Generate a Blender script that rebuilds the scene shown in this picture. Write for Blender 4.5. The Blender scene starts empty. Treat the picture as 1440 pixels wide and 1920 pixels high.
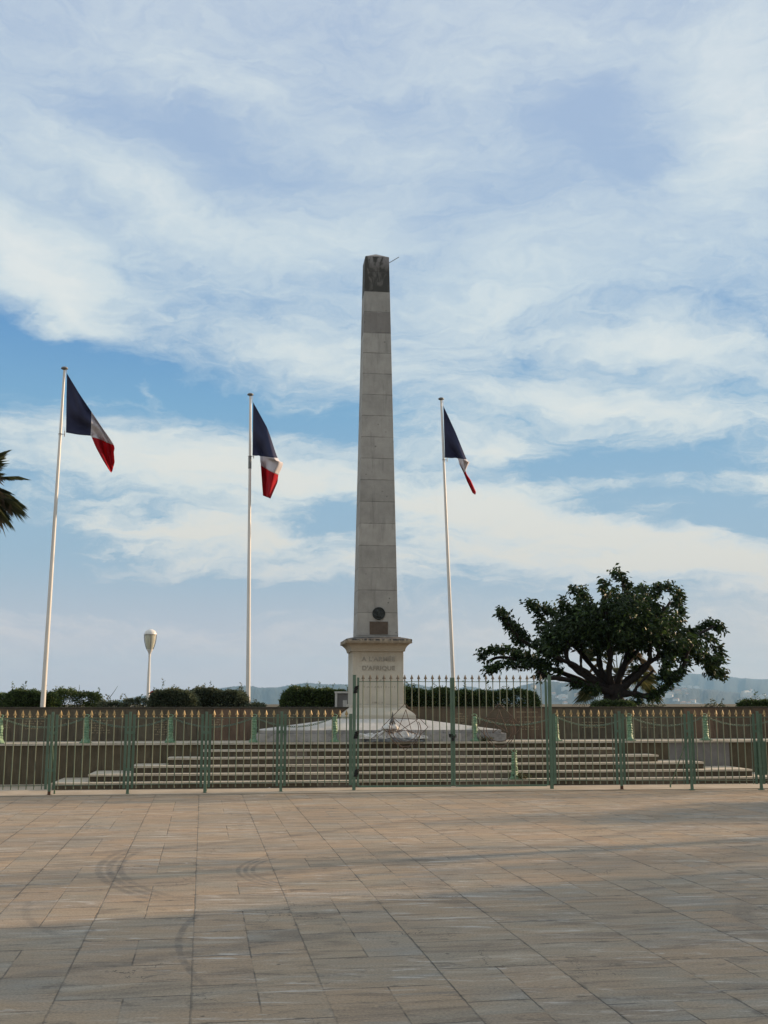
import bpy, bmesh, math, random
import numpy as np
from mathutils import Vector, Matrix
rad = math.radians
S = bpy.context.scene
COL = S.collection
random.seed(7); rng = np.random.default_rng(7)

# ------------------------------------------------------------ camera
FPX = 2050.0; PITCH = rad(9.77); CAMZ = 1.6
cam_d = bpy.data.cameras.new('camera'); cam = bpy.data.objects.new('camera', cam_d); COL.objects.link(cam)
cam_d.sensor_fit = 'VERTICAL'; cam_d.sensor_height = 36.0; cam_d.sensor_width = 27.0
cam_d.lens = FPX / 1920 * 36.0
cam_d.clip_start = 0.1; cam_d.clip_end = 40000
cam.location = (0, 0, CAMZ); cam.rotation_euler = (rad(90) + PITCH, 0, 0)
S.camera = cam
S.render.resolution_x = 768; S.render.resolution_y = 1024
def ray(px, py):
    v = (960 - py); r = (px - 720)
    return Vector((r, FPX * math.cos(PITCH) - v * math.sin(PITCH), FPX * math.sin(PITCH) + v * math.cos(PITCH)))
def P(px, py, Y):
    d = ray(px, py); return Vector((0, 0, CAMZ)) + d * (Y / d.y)
def G(px, py, z=0.0):
    d = ray(px, py); return Vector((0, 0, CAMZ)) + d * ((z - CAMZ) / d.z)
def zat(py, Y, px=720): return P(px, py, Y).z

# ------------------------------------------------------------ node helper
class NT:
    def __init__(s, tree): s.t = tree; s.n = tree.nodes; s.l = tree.links
    def node(s, typ, ins=None, **kw):
        n = s.n.new(typ)
        for k, v in kw.items(): setattr(n, k, v)
        if ins:
            for k, v in ins.items():
                sock = n.inputs[k]
                if isinstance(v, bpy.types.NodeSocket): s.l.new(v, sock)
                else: sock.default_value = v
        return n
    def m(s, op, a, b=None, c=None, clamp=False):
        n = s.n.new('ShaderNodeMath'); n.operation = op; n.use_clamp = clamp
        for i, v in enumerate((a, b, c)):
            if v is None: continue
            if isinstance(v, bpy.types.NodeSocket): s.l.new(v, n.inputs[i])
            else: n.inputs[i].default_value = v
        return n.outputs[0]
    def vm(s, op, a, b=None):
        n = s.n.new('ShaderNodeVectorMath'); n.operation = op
        for i, v in enumerate((a, b)):
            if v is None: continue
            if isinstance(v, bpy.types.NodeSocket): s.l.new(v, n.inputs[i])
            else: n.inputs[i].default_value = v
        return n.outputs[0]
    def mix(s, f, a, b, mode='MIX'):
        n = s.n.new('ShaderNodeMix'); n.data_type = 'RGBA'; n.blend_type = mode
        for k, v in ((0, f), (6, a), (7, b)):
            if isinstance(v, bpy.types.NodeSocket): s.l.new(v, n.inputs[k])
            else: n.inputs[k].default_value = v if k == 0 else (*v[:3], 1)
        return n.outputs[2]
    def noise(s, vec, scale, detail=4, rough=.55, dist=0.0, out=0):
        n = s.node('ShaderNodeTexNoise', {'Scale': scale, 'Detail': detail, 'Roughness': rough, 'Distortion': dist})
        if vec is not None: s.l.new(vec, n.inputs['Vector'])
        return n.outputs[out]
    def smooth(s, v, lo, hi, a=0.0, b=1.0):
        n = s.node('ShaderNodeMapRange', {0: v, 1: lo, 2: hi, 3: a, 4: b}, interpolation_type='SMOOTHSTEP')
        return n.outputs[0]
    def map(s, vec, loc=(0,0,0), rot=(0,0,0), scale=(1,1,1), typ='POINT'):
        n = s.node('ShaderNodeMapping', {'Vector': vec, 'Location': loc, 'Rotation': rot, 'Scale': scale}, vector_type=typ)
        return n.outputs[0]
    def comb(s, x, y, z=0.0): return s.node('ShaderNodeCombineXYZ', {0: x, 1: y, 2: z}).outputs[0]
    def ramp(s, v, stops):
        n = s.n.new('ShaderNodeValToRGB'); s.l.new(v, n.inputs[0])
        e = n.color_ramp.elements
        while len(e) < len(stops): e.new(0.5)
        for i, (p, c) in enumerate(stops): e[i].position = p; e[i].color = (*c, 1)
        return n.outputs[0]
def lin(c):
    return tuple(((x/255)/12.92 if x/255 <= .04045 else ((x/255+.055)/1.055)**2.4) for x in c)

# ------------------------------------------------------------ sun
SUN_AZ = rad(67); SUN_EL = rad(17)
sdir = Vector((math.sin(SUN_AZ) * math.cos(SUN_EL), math.cos(SUN_AZ) * math.cos(SUN_EL), math.sin(SUN_EL)))
sun_d = bpy.data.lights.new('sun', 'SUN'); sun = bpy.data.objects.new('sun', sun_d); COL.objects.link(sun)
sun_d.energy = 5.0; sun_d.angle = rad(0.8); sun_d.color = (1.0, 0.72, 0.46)
sun.rotation_euler = sdir.to_track_quat('Z', 'Y').to_euler()
sun.location = (30, 10, 20)
S.view_settings.view_transform = 'Standard'; S.view_settings.look = 'None'
S.view_settings.exposure = 0.38; S.view_settings.gamma = 1.0

# ------------------------------------------------------------ world: sky and clouds
W = bpy.data.worlds.new('World'); S.world = W; W.use_nodes = True
def build_world():
    t = W.node_tree; t.nodes.clear(); N = NT(t)
    out = t.nodes.new('ShaderNodeOutputWorld'); bg = t.nodes.new('ShaderNodeBackground')
    t.links.new(bg.outputs[0], out.inputs[0]); bg.inputs['Strength'].default_value = 0.1
    sky = N.node('ShaderNodeTexSky', sky_type='NISHITA'); sky.sun_disc = False
    sky.sun_elevation = SUN_EL; sky.sun_rotation = SUN_AZ; sky.air_density = 1.0; sky.dust_density = 1.5; sky.ozone_density = 1.5
    g = N.node('ShaderNodeTexCoord').outputs['Generated']
    sep = N.node('ShaderNodeSeparateXYZ', {0: N.vm('NORMALIZE', g)})
    x, y, z = sep.outputs
    az = N.m('MULTIPLY', N.m('ARCTAN2', x, y), 10.0)
    el = N.m('MULTIPLY', N.m('ARCSINE', z), 10.0)
    p0 = N.comb(az, el)
    # domain warp so that nothing has a drawn edge
    w1 = N.noise(N.map(p0, scale=(0.55, 0.9, 1), rot=(0,0,rad(14))), 1.0, 3, .5, 0, 1)
    w1 = N.vm('SUBTRACT', w1, (.5, .5, .5))
    w2 = N.noise(N.map(p0, scale=(1.6, 3.6, 1)), 1.0, 5, .62, 0, 1)
    w2 = N.vm('SUBTRACT', w2, (.5, .5, .5))
    p = N.vm('ADD', N.vm('ADD', p0, N.vm('MULTIPLY', w1, (1.3, .7, 0))), N.vm('MULTIPLY', w2, (.55, .34, 0)))
    def ae(px, py):
        d = ray(px, py).normalized()
        return math.atan2(d.x, d.y) * 10, math.asin(d.z) * 10
    K = 10 / FPX
    # (px, py, rx, ry, degrees (positive = falls to the right), strength)
    blobs = [
        # clear blue gaps
        (40, 640, 330, 95, 14, -1.35), (330, 735, 460, 62, 8, -.95), (640, 810, 150, 50, 0, -.7),
        (30, 760, 260, 60, 0, -.55), (60, 1000, 330, 120, 0, -.75), (420, 1120, 620, 60, 2, -.75), (620, 960, 130, 80, -10, -.85), (120, 1110, 330, 70, 0, -.6),
        (1120, 868, 430, 46, 0, -.75), (1370, 955, 260, 60, 4, -1.0), (1120, 945, 120, 34, 10, -.5),
        (1000, 1120, 420, 60, 0, -.35), (1380, 820, 200, 40, 0, -.4),
        (380, 255, 330, 95, 20, -.55), (150, 205, 260, 55, 12, -.4), (700, 185, 260, 50, -2, -.3), (1120, 215, 290, 130, 8, -.62),
        (1180, 330, 200, 90, -10, -.45), (560, 320, 220, 70, 8, -.35), (900, 400, 300, 70, -12, -.25), (700, 60, 200, 60, 0, -.22),
        (1380, 580, 180, 60, 0, -.25), (400, 560, 300, 70, 12, -.2),
        # cloud masses
        (60, 470, 330, 110, 26, .95), (130, 585, 190, 60, 35, .8), (280, 350, 520, 75, 18, .55), (640, 430, 330, 95, 0, .55),
        (300, 110, 520, 90, 10, .4), (860, 150, 330, 60, 0, .3), (1380, 190, 260, 260, 20, .75), (1080, 70, 300, 60, 10, .35),
        (930, 560, 420, 110, -10, .5), (1200, 640, 460, 62, 5, .75), (560, 640, 420, 70, 14, .5), (1150, 760, 520, 62, 6, .6),
        (330, 870, 560, 85, 6, .7), (520, 900, 300, 70, 0, .45), (380, 1010, 420, 42, 7, .75), (170, 985, 260, 40, 8, .5), (480, 1080, 560, 40, 2, .4),
        (860, 950, 330, 70, 8, .75), (1110, 985, 380, 50, 12, .7), (1330, 1060, 420, 62, 8, .85), (980, 1040, 500, 70, 4, .5),
        (240, 730, 60, 24, 35, .7), (900, 850, 220, 50, 0, .5),
    ]
    acc = None
    for (bx, by, rx, ry, deg, st) in blobs:
        a, e = ae(bx, by)
        q = N.map(p, loc=(a, e, 0), rot=(0, 0, -rad(deg)), scale=(rx*K*1.15, ry*K*1.25, 1), typ='TEXTURE')
        gr = N.node('ShaderNodeTexGradient', {'Vector': q}, gradient_type='QUADRATIC_SPHERE').outputs['Fac']
        acc = N.m('MULTIPLY', gr, st) if acc is None else N.m('MULTIPLY_ADD', gr, st, acc)
    # streaky detail; flatter streaks near the horizon
    n1 = N.noise(N.map(p, rot=(0,0,rad(10)), scale=(.55, 1.7, 1)), 1.0, 7, .58, .4)
    n2 = N.noise(N.map(p, rot=(0,0,rad(-4)), scale=(1.3, 6.5, 1)), 1.0, 6, .6, .3)
    n3 = N.noise(N.map(p, rot=(0,0,rad(18)), scale=(2.6, 7.5, 1)), 1.0, 8, .66, 1.1)
    low = N.smooth(el, 1.2, 3.4, 1.0, 0.0)
    det = N.m('ADD', N.m('MULTIPLY', N.m('SUBTRACT', n1, .5), 1.0), N.m('MULTIPLY', N.m('SUBTRACT', n2, .5), N.m('MULTIPLY_ADD', low, 1.1, .45)))
    det = N.m('ADD', det, N.m('MULTIPLY', N.m('SUBTRACT', n3, .5), .85))
    cov = N.m('ADD', N.m('ADD', N.m('MULTIPLY', acc, 1.05), .50), det)
    cov = N.m('ADD', N.m('MULTIPLY', N.m('SUBTRACT', cov, .5), N.m('MULTIPLY_ADD', low, .75, 1.05)), .5)
    cov = N.m('ADD', cov, N.m('ADD', N.smooth(el, 6.3, 8.0, 0, .9), N.smooth(N.m('ABSOLUTE', az), 4.5, 8.0, 0, .6)))
    cloud = N.smooth(cov, -.12, 1.12)
    thick = N.smooth(cov, .75, 1.7)
    # thin veil near horizon hides structure
    hz = N.smooth(el, 0.0, 1.35, 1.0, 0.0)
    elr = N.m('MULTIPLY', el, 1/10.0)
    blue = N.ramp(N.m('MULTIPLY', elr, 1.6), [(0.0, lin((150, 166, 178))), (.10, lin((148, 168, 184))), (.28, lin((134, 165, 188))), (.42, lin((108, 154, 188))), (.52, lin((88, 138, 184))), (.66, lin((147, 170, 197))), (1.0, lin((152, 170, 197)))])
    white = N.ramp(N.m('MULTIPLY', elr, 1.6), [(0.0, lin((182, 184, 188))), (.12, lin((194, 196, 197))), (.3, lin((200, 207, 206))), (.6, lin((190, 203, 209))), (1.0, lin((188, 199, 208)))])
    bright = N.ramp(N.m('MULTIPLY', elr, 1.6), [(0.0, lin((190, 186, 182))), (.2, lin((212, 206, 194))), (.45, lin((214, 217, 212))), (1.0, lin((208, 213, 218)))])
    c = N.mix(cloud, blue, white)
    c = N.mix(N.m('MULTIPLY', thick, .85), c, bright)
    veil = N.mix(N.smooth(az, -2.0, 2.6), lin((204, 189, 192)), lin((222, 205, 194)))
    c = N.mix(N.m('MULTIPLY', hz, .80), c, veil)
    # the picture colours are for strength 1; bring to the sky's own strength, and keep a share of the physical sky
    c10 = N.vm('MULTIPLY', c, (9.6, 9.6, 9.6))
    fin = N.mix(0.06, c10, sky.outputs[0])
    t.links.new(fin, bg.inputs['Color'])
build_world()
W.cycles.sampling_method = 'MANUAL'; W.cycles.sample_map_resolution = 512

# ------------------------------------------------------------ mesh helpers
class MB:
    def __init__(s): s.v = []; s.f = []; s.smooth = []
    def add(s, vs, fs, sm=False):
        o = len(s.v); s.v += [tuple(v) for v in vs]
        s.f += [tuple(i + o for i in f) for f in fs]; s.smooth += [sm] * len(fs)
    def box(s, x0, x1, y0, y1, z0, z1, M=None):
        vs = [Vector((x, y, z)) for z in (z0, z1) for (x, y) in ((x0, y0), (x1, y0), (x1, y1), (x0, y1))]
        if M is not None: vs = [M @ v for v in vs]
        s.add(vs, [(0,3,2,1), (4,5,6,7), (0,1,5,4), (1,2,6,5), (2,3,7,6), (3,0,4,7)])
    def hexa(s, lo, hi):   # two loops of equal length
        n = len(lo); s.add(list(lo) + list(hi), [tuple(range(n-1, -1, -1)), tuple(range(n, 2*n))] + [(i, (i+1) % n, n + (i+1) % n, n + i) for i in range(n)])
    def tube(s, pts, rads, n=8, caps=True):
        pts = [Vector(p) for p in pts]
        if not hasattr(rads, '__len__'): rads = [rads] * len(pts)
        rings = []; up = None
        for i, p in enumerate(pts):
            t = (pts[min(i+1, len(pts)-1)] - pts[max(i-1, 0)]).normalized()
            if up is None:
                up = Vector((0, 0, 1)) if abs(t.z) < .9 else Vector((1, 0, 0))
            a = t.cross(up)
            if a.length < 1e-5: a = t.orthogonal()
            a.normalize(); b = a.cross(t).normalized(); up = b
            rings.append([p + (a * math.cos(2*math.pi*k/n) + b * math.sin(2*math.pi*k/n)) * rads[i] for k in range(n)])
        vs = [v for r in rings for v in r]; fs = []
        for i in range(len(rings)-1):
            for k in range(n):
                fs.append((i*n+k, (i+1)*n+k, (i+1)*n+(k+1) % n, i*n+(k+1) % n))
        s.add(vs, fs, True)
        if caps:
            s.add(rings[0], [tuple(range(n))]); s.add(rings[-1], [tuple(range(n-1, -1, -1))])
    def lathe(s, prof, c=(0,0,0), n=16, sm=True, flute=None):
        vs = []; fs = []
        for j, (r, z) in enumerate(prof):
            for k in range(n):
                a = 2*math.pi*k/n
                rr = r * (1 + (flute(a, z) if flute else 0))
                vs.append((c[0]+rr*math.cos(a), c[1]+rr*math.sin(a), c[2]+z))
        for j in range(len(prof)-1):
            for k in range(n):
                fs.append((j*n+k, j*n+(k+1) % n, (j+1)*n+(k+1) % n, (j+1)*n+k))
        s.add(vs, fs, sm)
        s.add([vs[k] for k in range(n)], [tuple(range(n-1, -1, -1))])
        s.add([vs[(len(prof)-1)*n+k] for k in range(n)], [tuple(range(n))])
    def torus(s, c, R, r, A, B, n=12, m=6, a0=0, a1=2*math.pi, sx=1, sy=1):
        c = Vector(c); A = Vector(A); B = Vector(B)
        full = abs(a1-a0-2*math.pi) < 1e-6
        pts = [c + A*(R*sx*math.cos(a0+(a1-a0)*i/n)) + B*(R*sy*math.sin(a0+(a1-a0)*i/n)) for i in range(n + (0 if full else 1))]
        if full:
            Cn = A.cross(B).normalized(); vs = []; fs = []
            for i, p in enumerate(pts):
                o = (p-c).normalized()
                for k in range(m):
                    q = 2*math.pi*k/m; vs.append(p + o*(r*math.cos(q)) + Cn*(r*math.sin(q)))
            for i in range(n):
                for k in range(m):
                    fs.append((i*m+k, ((i+1) % n)*m+k, ((i+1) % n)*m+(k+1) % m, i*m+(k+1) % m))
            s.add(vs, fs, True)
        else: s.tube(pts, r, m)
    def build(s, name, mat, parent=None, bevel=0, loc=None, solid=0):
        me = bpy.data.meshes.new(name); me.from_pydata(s.v, [], s.f); me.update()
        me.polygons.foreach_set('use_smooth', s.smooth)
        me.materials.append(mat)
        o = bpy.data.objects.new(name, me); COL.objects.link(o)
        if parent is not None: o.parent = parent
        if loc is not None: o.location = loc
        if bevel:
            b = o.modifiers.new('bevel', 'BEVEL'); b.width = bevel; b.segments = 2; b.limit_method = 'ANGLE'; b.angle_limit = rad(40)
        if solid:
            b = o.modifiers.new('solid', 'SOLIDIFY'); b.thickness = solid; b.offset = 0
        return o
def tag(o, label=None, cat=None, group=None, kind=None):
    if label: o['label'] = label
    if cat: o['category'] = cat
    if group: o['group'] = group
    if kind: o['kind'] = kind
    return o
def thing(name, loc, label, cat, group=None, rotz=0):
    o = bpy.data.objects.new(name, None); COL.objects.link(o); o.location = loc; o.rotation_euler = (0, 0, rotz)
    o.empty_display_size = .2
    return tag(o, label, cat, group)
def inst(me, name, parent, loc=(0,0,0), rot=(0,0,0)):
    o = bpy.data.objects.new(name, me); COL.objects.link(o); o.parent = parent; o.location = loc; o.rotation_euler = rot
    return o
def np_mesh(name, verts, faces, mat, parent=None, smooth=False):
    me = bpy.data.meshes.new(name)
    nv = len(verts); nf, k = faces.shape
    me.vertices.add(nv); me.vertices.foreach_set('co', np.asarray(verts, dtype=np.float32).ravel())
    me.loops.add(nf*k); me.loops.foreach_set('vertex_index', faces.astype(np.int32).ravel())
    me.polygons.add(nf); me.polygons.foreach_set('loop_start', np.arange(0, nf*k, k, dtype=np.int32))
    me.polygons.foreach_set('use_smooth', np.full(nf, smooth))
    me.update(calc_edges=True); me.materials.append(mat)
    o = bpy.data.objects.new(name, me); COL.objects.link(o)
    if parent is not None: o.parent = parent
    return o
def leaf_mesh(name, pts, dirs, length, width, mat, parent=None, origin=(0,0,0), fold=.25):
    """one folded blade per point; dirs = blade direction"""
    n = len(pts); pts = np.asarray(pts) - np.asarray(origin)
    d = dirs / np.linalg.norm(dirs, axis=1)[:, None]
    r = rng.normal(size=(n, 3)); s = np.cross(d, r); s /= np.linalg.norm(s, axis=1)[:, None]
    nn = np.cross(d, s)
    L = (length * rng.uniform(.6, 1.25, n))[:, None]; Wd = (width * rng.uniform(.7, 1.2, n))[:, None]
    a = pts; b = pts + d*L*.45 + s*Wd*.5 + nn*Wd*fold; c = pts + d*L - nn*L*.12; e = pts + d*L*.45 - s*Wd*.5 + nn*Wd*fold
    V = np.stack([a, b, c, e], 1).reshape(-1, 3)
    i = np.arange(n)[:, None]*4
    F = np.concatenate([i + np.array([[0, 1, 2]]), i + np.array([[0, 2, 3]])], 0)
    return np_mesh(name, V, F, mat, parent)

# ------------------------------------------------------------ materials
def new_mat(name):
    m = bpy.data.materials.new(name); m.use_nodes = True; N = NT(m.node_tree)
    b = m.node_tree.nodes['Principled BSDF']; return m, N, b
def objco(N): return N.node('ShaderNodeTexCoord').outputs['Object']
def worldco(N): return N.node('ShaderNodeNewGeometry').outputs['Position']
def simple(name, c1, c2, scale=6, rough=.6, metal=0, bump=.15, bscale=40, streak=None, spec=.4, island=0):
    m, N, b = new_mat(name); co = worldco(N)
    v = N.map(co, scale=streak) if streak else co
    n = N.noise(v, scale, 6, .6)
    col = N.mix(N.smooth(n, .3, .7), c1, c2)
    if island:
        r = N.node('ShaderNodeNewGeometry').outputs['Random Per Island']
        col = N.mix(1.0, col, N.ramp(r, [(0, (1-island,)*3), (1, (1+island,)*3)]), 'MULTIPLY')
    N.l.new(col, b.inputs['Base Color'])
    b.inputs['Roughness'].default_value = rough; b.inputs['Metallic'].default_value = metal
    b.inputs['Specular IOR Level'].default_value = spec
    if bump:
        bn = N.node('ShaderNodeBump', {'Strength': bump, 'Distance': .02, 'Height': N.noise(co, bscale, 5, .6)})
        N.l.new(bn.outputs[0], b.inputs['Normal'])
    return m
def leafmat(name, c1, c2, c3, trans=.25, scale=2.5):
    m, N, b = new_mat(name)
    geo = N.node('ShaderNodeNewGeometry'); r = geo.outputs['Random Per Island']
    col = N.ramp(r, [(0, c1), (.55, c2), (1, c3)])
    n = N.noise(worldco(N), scale, 3, .5)
    col = N.mix(N.smooth(n, .35, .7, 0, .6), col, c1)
    N.l.new(col, b.inputs['Base Color']); b.inputs['Roughness'].default_value = .5; b.inputs['Specular IOR Level'].default_value = .3
    tr = N.node('ShaderNodeBsdfTranslucent', {'Color': col}); mx = N.node('ShaderNodeMixShader', {0: trans, 1: b.outputs[0], 2: tr.outputs[0]})
    N.l.new(mx.outputs[0], m.node_tree.nodes['Material Output'].inputs[0])
    return m

YAW = rad(7.0)           # the monument, its terrace and steps are turned a little from the camera axis
CO, SI = math.cos(YAW), math.sin(YAW)
L0 = Vector((0, 22.3, 0)); L0.x = ray(705, 1313).x / ray(705, 1313).y * 22.3
MX = Matrix.Translation(L0) @ Matrix.Rotation(YAW, 4, 'Z')       # local (u right, v back, z)
def U(px, v):      # u coordinate where the vertical plane through pixel column px cuts the line v
    k = (px - 720) / (FPX / math.cos(PITCH))
    # point = L0 + u*(CO,SI) + v*(-SI,CO);  x = k*y
    return (k*(L0.y + v*CO) - L0.x + v*SI) / (CO - k*SI)
def world(u, v, z): return MX @ Vector((u, v, z))

# paving of the square
PYAW = rad(9.3)
def paving_mat():
    m, N, b = new_mat('paving stone'); co = worldco(N)
    p = N.map(co, rot=(0, 0, -PYAW))
    wob = N.vm('SUBTRACT', N.noise(p, 1.3, 3, .5, 0, 1), (.5, .5, .5))
    wob2 = N.vm('SUBTRACT', N.noise(p, 14, 3, .6, 0, 1), (.5, .5, .5))
    p = N.vm('ADD', p, N.vm('MULTIPLY', wob, (.008, .03, 0))); p = N.vm('ADD', p, N.vm('MULTIPLY', wob2, (.007, .009, 0)))
    sp = N.node('ShaderNodeSeparateXYZ', {0: p}); X, Y = sp.outputs[0], sp.outputs[1]
    CW = .73
    xs = N.m('DIVIDE', N.m('ADD', X, .015), CW); ci = N.m('FLOOR', xs); fx = N.m('FRACT', xs)
    h1 = N.node('ShaderNodeTexWhiteNoise', {'Vector': N.comb(ci, 3.7)}, noise_dimensions='2D').outputs['Value']
    ys = N.m('DIVIDE', N.m('ADD', Y, N.m('MULTIPLY', N.m('ROUND', N.m('MULTIPLY', h1, 3)), .19)), .74); ri = N.m('FLOOR', ys); fy = N.m('FRACT', ys)
    h2 = N.node('ShaderNodeTexWhiteNoise', {'Vector': N.comb(ci, ri)}, noise_dimensions='2D').outputs['Value']
    # some slabs are cut in two lengthwise or across
    cutx = N.m('GREATER_THAN', h2, .38); cuty = N.m('LESS_THAN', N.m('FRACT', N.m('MULTIPLY', h2, 7.3)), .62)
    cp = N.m('MULTIPLY_ADD', N.m('FRACT', N.m('MULTIPLY', h2, 23.7)), .34, .33)
    sx = N.m('MULTIPLY', N.m('GREATER_THAN', fx, .5), cutx); sy = N.m('MULTIPLY', N.m('GREATER_THAN', fy, cp), cuty)
    h3 = N.node('ShaderNodeTexWhiteNoise', {'Vector': N.comb(N.m('MULTIPLY_ADD', sx, .31, ci), N.m('MULTIPLY_ADD', sy, .47, ri))}, noise_dimensions='2D')
    hv = h3.outputs['Value']; hc = N.node('ShaderNodeSeparateXYZ', {0: h3.outputs['Color']})
    # distance to joints in metres
    ex = N.m('MULTIPLY', N.m('MINIMUM', fx, N.m('SUBTRACT', 1.0, fx)), CW)
    ey = N.m('MULTIPLY', N.m('MINIMUM', fy, N.m('SUBTRACT', 1.0, fy)), .74)
    mxd = N.m('ADD', N.m('MULTIPLY', N.m('ABSOLUTE', N.m('SUBTRACT', fx, .5)), CW), N.m('MULTIPLY', N.m('SUBTRACT', 1.0, cutx), 9.0))
    myd = N.m('ADD', N.m('MULTIPLY', N.m('ABSOLUTE', N.m('SUBTRACT', fy, cp)), .74), N.m('MULTIPLY', N.m('SUBTRACT', 1.0, cuty), 9.0))
    jn = N.noise(co, 3.1, 4, .6)
    jw = N.noise(co, 8, 4, .7)
    j1 = N.smooth(N.m('SUBTRACT', ex, N.smooth(jw, .45, .75, 0, .008)), .001, .007, 1, 0); j2 = N.m('MULTIPLY', N.smooth(ey, .002, .008, 1, 0), N.smooth(jn, .36, .56))
    j3 = N.m('MULTIPLY', N.smooth(mxd, .002, .007, 1, 0), N.smooth(jn, .42, .6, .1, .8)); j4 = N.m('MULTIPLY', N.smooth(myd, .002, .007, 1, 0), N.smooth(jn, .45, .62, 0, .75))
    j1 = N.m('MULTIPLY', j1, N.m('MULTIPLY', N.smooth(N.noise(co, .9, 3, .6), .3, .6, .25, 1), N.m('MULTIPLY_ADD', h1, .55, .45)))
    joint = N.m('MAXIMUM', N.m('MAXIMUM', j1, j2), N.m('MAXIMUM', j3, j4))
    # stone: warm sandstone beds, streaked across
    st = N.noise(N.vm('ADD', N.map(p, scale=(1.0, 5.5, 1)), N.comb(N.m('MULTIPLY', hv, 40), N.m('MULTIPLY', hv, 90))), 1.1, 8, .62, .6)
    st2 = N.noise(N.vm('ADD', N.map(p, scale=(.9, 3.5, 1)), N.comb(N.m('MULTIPLY', hv, 11), 5.0)), .8, 4, .5, 1.2)
    col = N.ramp(hv, [(0, (.245, .222, .182)), (.2, (.275, .238, .186)), (.42, (.335, .246, .170)), (.6, (.262, .246, .212)), (.8, (.30, .262, .20)), (1.0, (.37, .272, .182))])
    col = N.mix(.42, col, (.285, .245, .190))
    gb = N.noise(N.map(p, scale=(.5, 1.3, 1)), 1.0, 6, .6, .5)
    col = N.mix(N.smooth(gb, .42, .68, 0, .65), col, (.36, .268, .18)); col = N.mix(N.smooth(gb, .3, .46, .6, 0), col, (.245, .245, .228))
    col = N.mix(N.smooth(st2, .45, .75, 0, .5), col, (.355, .262, .175))
    col = N.mix(N.smooth(N.m('ADD', st2, N.m('MULTIPLY', hc.outputs[1], .2)), .35, .55, .6, 0), col, (.25, .25, .24))
    col = N.mix(N.smooth(st, .53, .64, 0, .6), col, (.17, .14, .115))
    col = N.mix(N.smooth(st, .32, .44, .55, 0), col, (.42, .375, .31))
    # big soft wear, grime
    big = N.noise(N.map(p, scale=(.25, .5, 1)), 1.0, 5, .6)
    col = N.mix(N.smooth(big, .45, .75, 0, .4), col, (.15, .14, .125))
    fine = N.noise(co, 60, 6, .7); col = N.mix(1.0, col, N.ramp(fine, [(.28, (.62, .62, .61)), (.72, (1.32, 1.32, 1.32))]), 'MULTIPLY')
    # chalky scuffs
    sc = N.noise(N.map(co, rot=(0,0,.4), scale=(1.2, 9, 1)), 1.3, 8, .7, 1.5)
    scm = N.m('MULTIPLY', N.smooth(sc, .54, .66), N.smooth(N.noise(co, .7, 2), .40, .56, 0, .8)); col = N.mix(scm, col, (.52, .51, .50))
    dk = N.noise(N.map(co, scale=(2.2, 5.0, 1)), 1.6, 8, .72, 1.0); col = N.mix(N.smooth(dk, .56, .66, 0, .6), col, (.11, .095, .08))
    # small dark specks
    sv = N.node('ShaderNodeTexVoronoi', {'Vector': co, 'Scale': 2.1, 'Randomness': 1.0}).outputs['Distance']
    gum = N.node('ShaderNodeTexVoronoi', {'Vector': co, 'Scale': 1.1, 'Randomness': 1.0}).outputs['Distance']; col = N.mix(N.smooth(gum, .022, .03, .5, 0), col, (.12, .115, .11))
    col = N.mix(N.m('MULTIPLY', N.smooth(sv, .02, .04, 1, 0), .85), col, (.05, .045, .04))
    # cracks
    ck = N.node('ShaderNodeTexVoronoi', {'Vector': N.vm('ADD', co, N.vm('MULTIPLY', wob2, (.25, .25, 0))), 'Scale': 1.5}, feature='DISTANCE_TO_EDGE').outputs['Distance']
    ckm = N.m('MULTIPLY', N.smooth(ck, .002, .007, 1, 0), N.smooth(N.noise(co, .8, 2), .54, .60, 0, .85))
    # chipped corners and dirt gathered along some joints
    jd = N.m('MULTIPLY', N.smooth(N.m('MINIMUM', ex, ey), .0, .045, 1, 0), N.smooth(N.noise(co, 6, 5, .7), .52, .66, 0, .75)); col = N.mix(jd, col, (.085, .075, .062)); col = N.mix(ckm, col, (.045, .04, .035))
    # tyre marks: arcs of worn rubber (centre x, centre y, radius, width, start, end angle, strength)
    s2 = N.node('ShaderNodeSeparateXYZ', {0: co}); wx, wy = s2.outputs[0], s2.outputs[1]
    tm = None
    tn = N.smooth(N.noise(co, 5, 5, .7), .3, .6, .15, 1)
    def arc(pts, wdt, st_, lanes=1, gap=.07):
        nonlocal tm
        # circle through three ground points
        (x1, y1), (x2, y2), (x3, y3) = [(G(*q).x, G(*q).y) for q in pts]
        D = 2*(x1*(y2-y3)+x2*(y3-y1)+x3*(y1-y2))
        cx = ((x1*x1+y1*y1)*(y2-y3)+(x2*x2+y2*y2)*(y3-y1)+(x3*x3+y3*y3)*(y1-y2))/D
        cy = ((x1*x1+y1*y1)*(x3-x2)+(x2*x2+y2*y2)*(x1-x3)+(x3*x3+y3*y3)*(x2-x1))/D
        R = math.hypot(x1-cx, y1-cy)
        am = math.atan2(y2-cy, x2-cx); half = max(abs(math.remainder(math.atan2(y1-cy, x1-cx)-am, 2*math.pi)), abs(math.remainder(math.atan2(y3-cy, x3-cx)-am, 2*math.pi)))
        dx = N.m('SUBTRACT', wx, cx); dy = N.m('SUBTRACT', wy, cy)
        r = N.m('SQRT', N.m('ADD', N.m('MULTIPLY', dx, dx), N.m('MULTIPLY', dy, dy)))
        dot = N.m('ADD', N.m('MULTIPLY', N.m('DIVIDE', dx, r), math.cos(am)), N.m('MULTIPLY', N.m('DIVIDE', dy, r), math.sin(am)))
        am_ = N.smooth(dot, math.cos(min(half*1.15, 3.1)), math.cos(half*.6))
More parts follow.
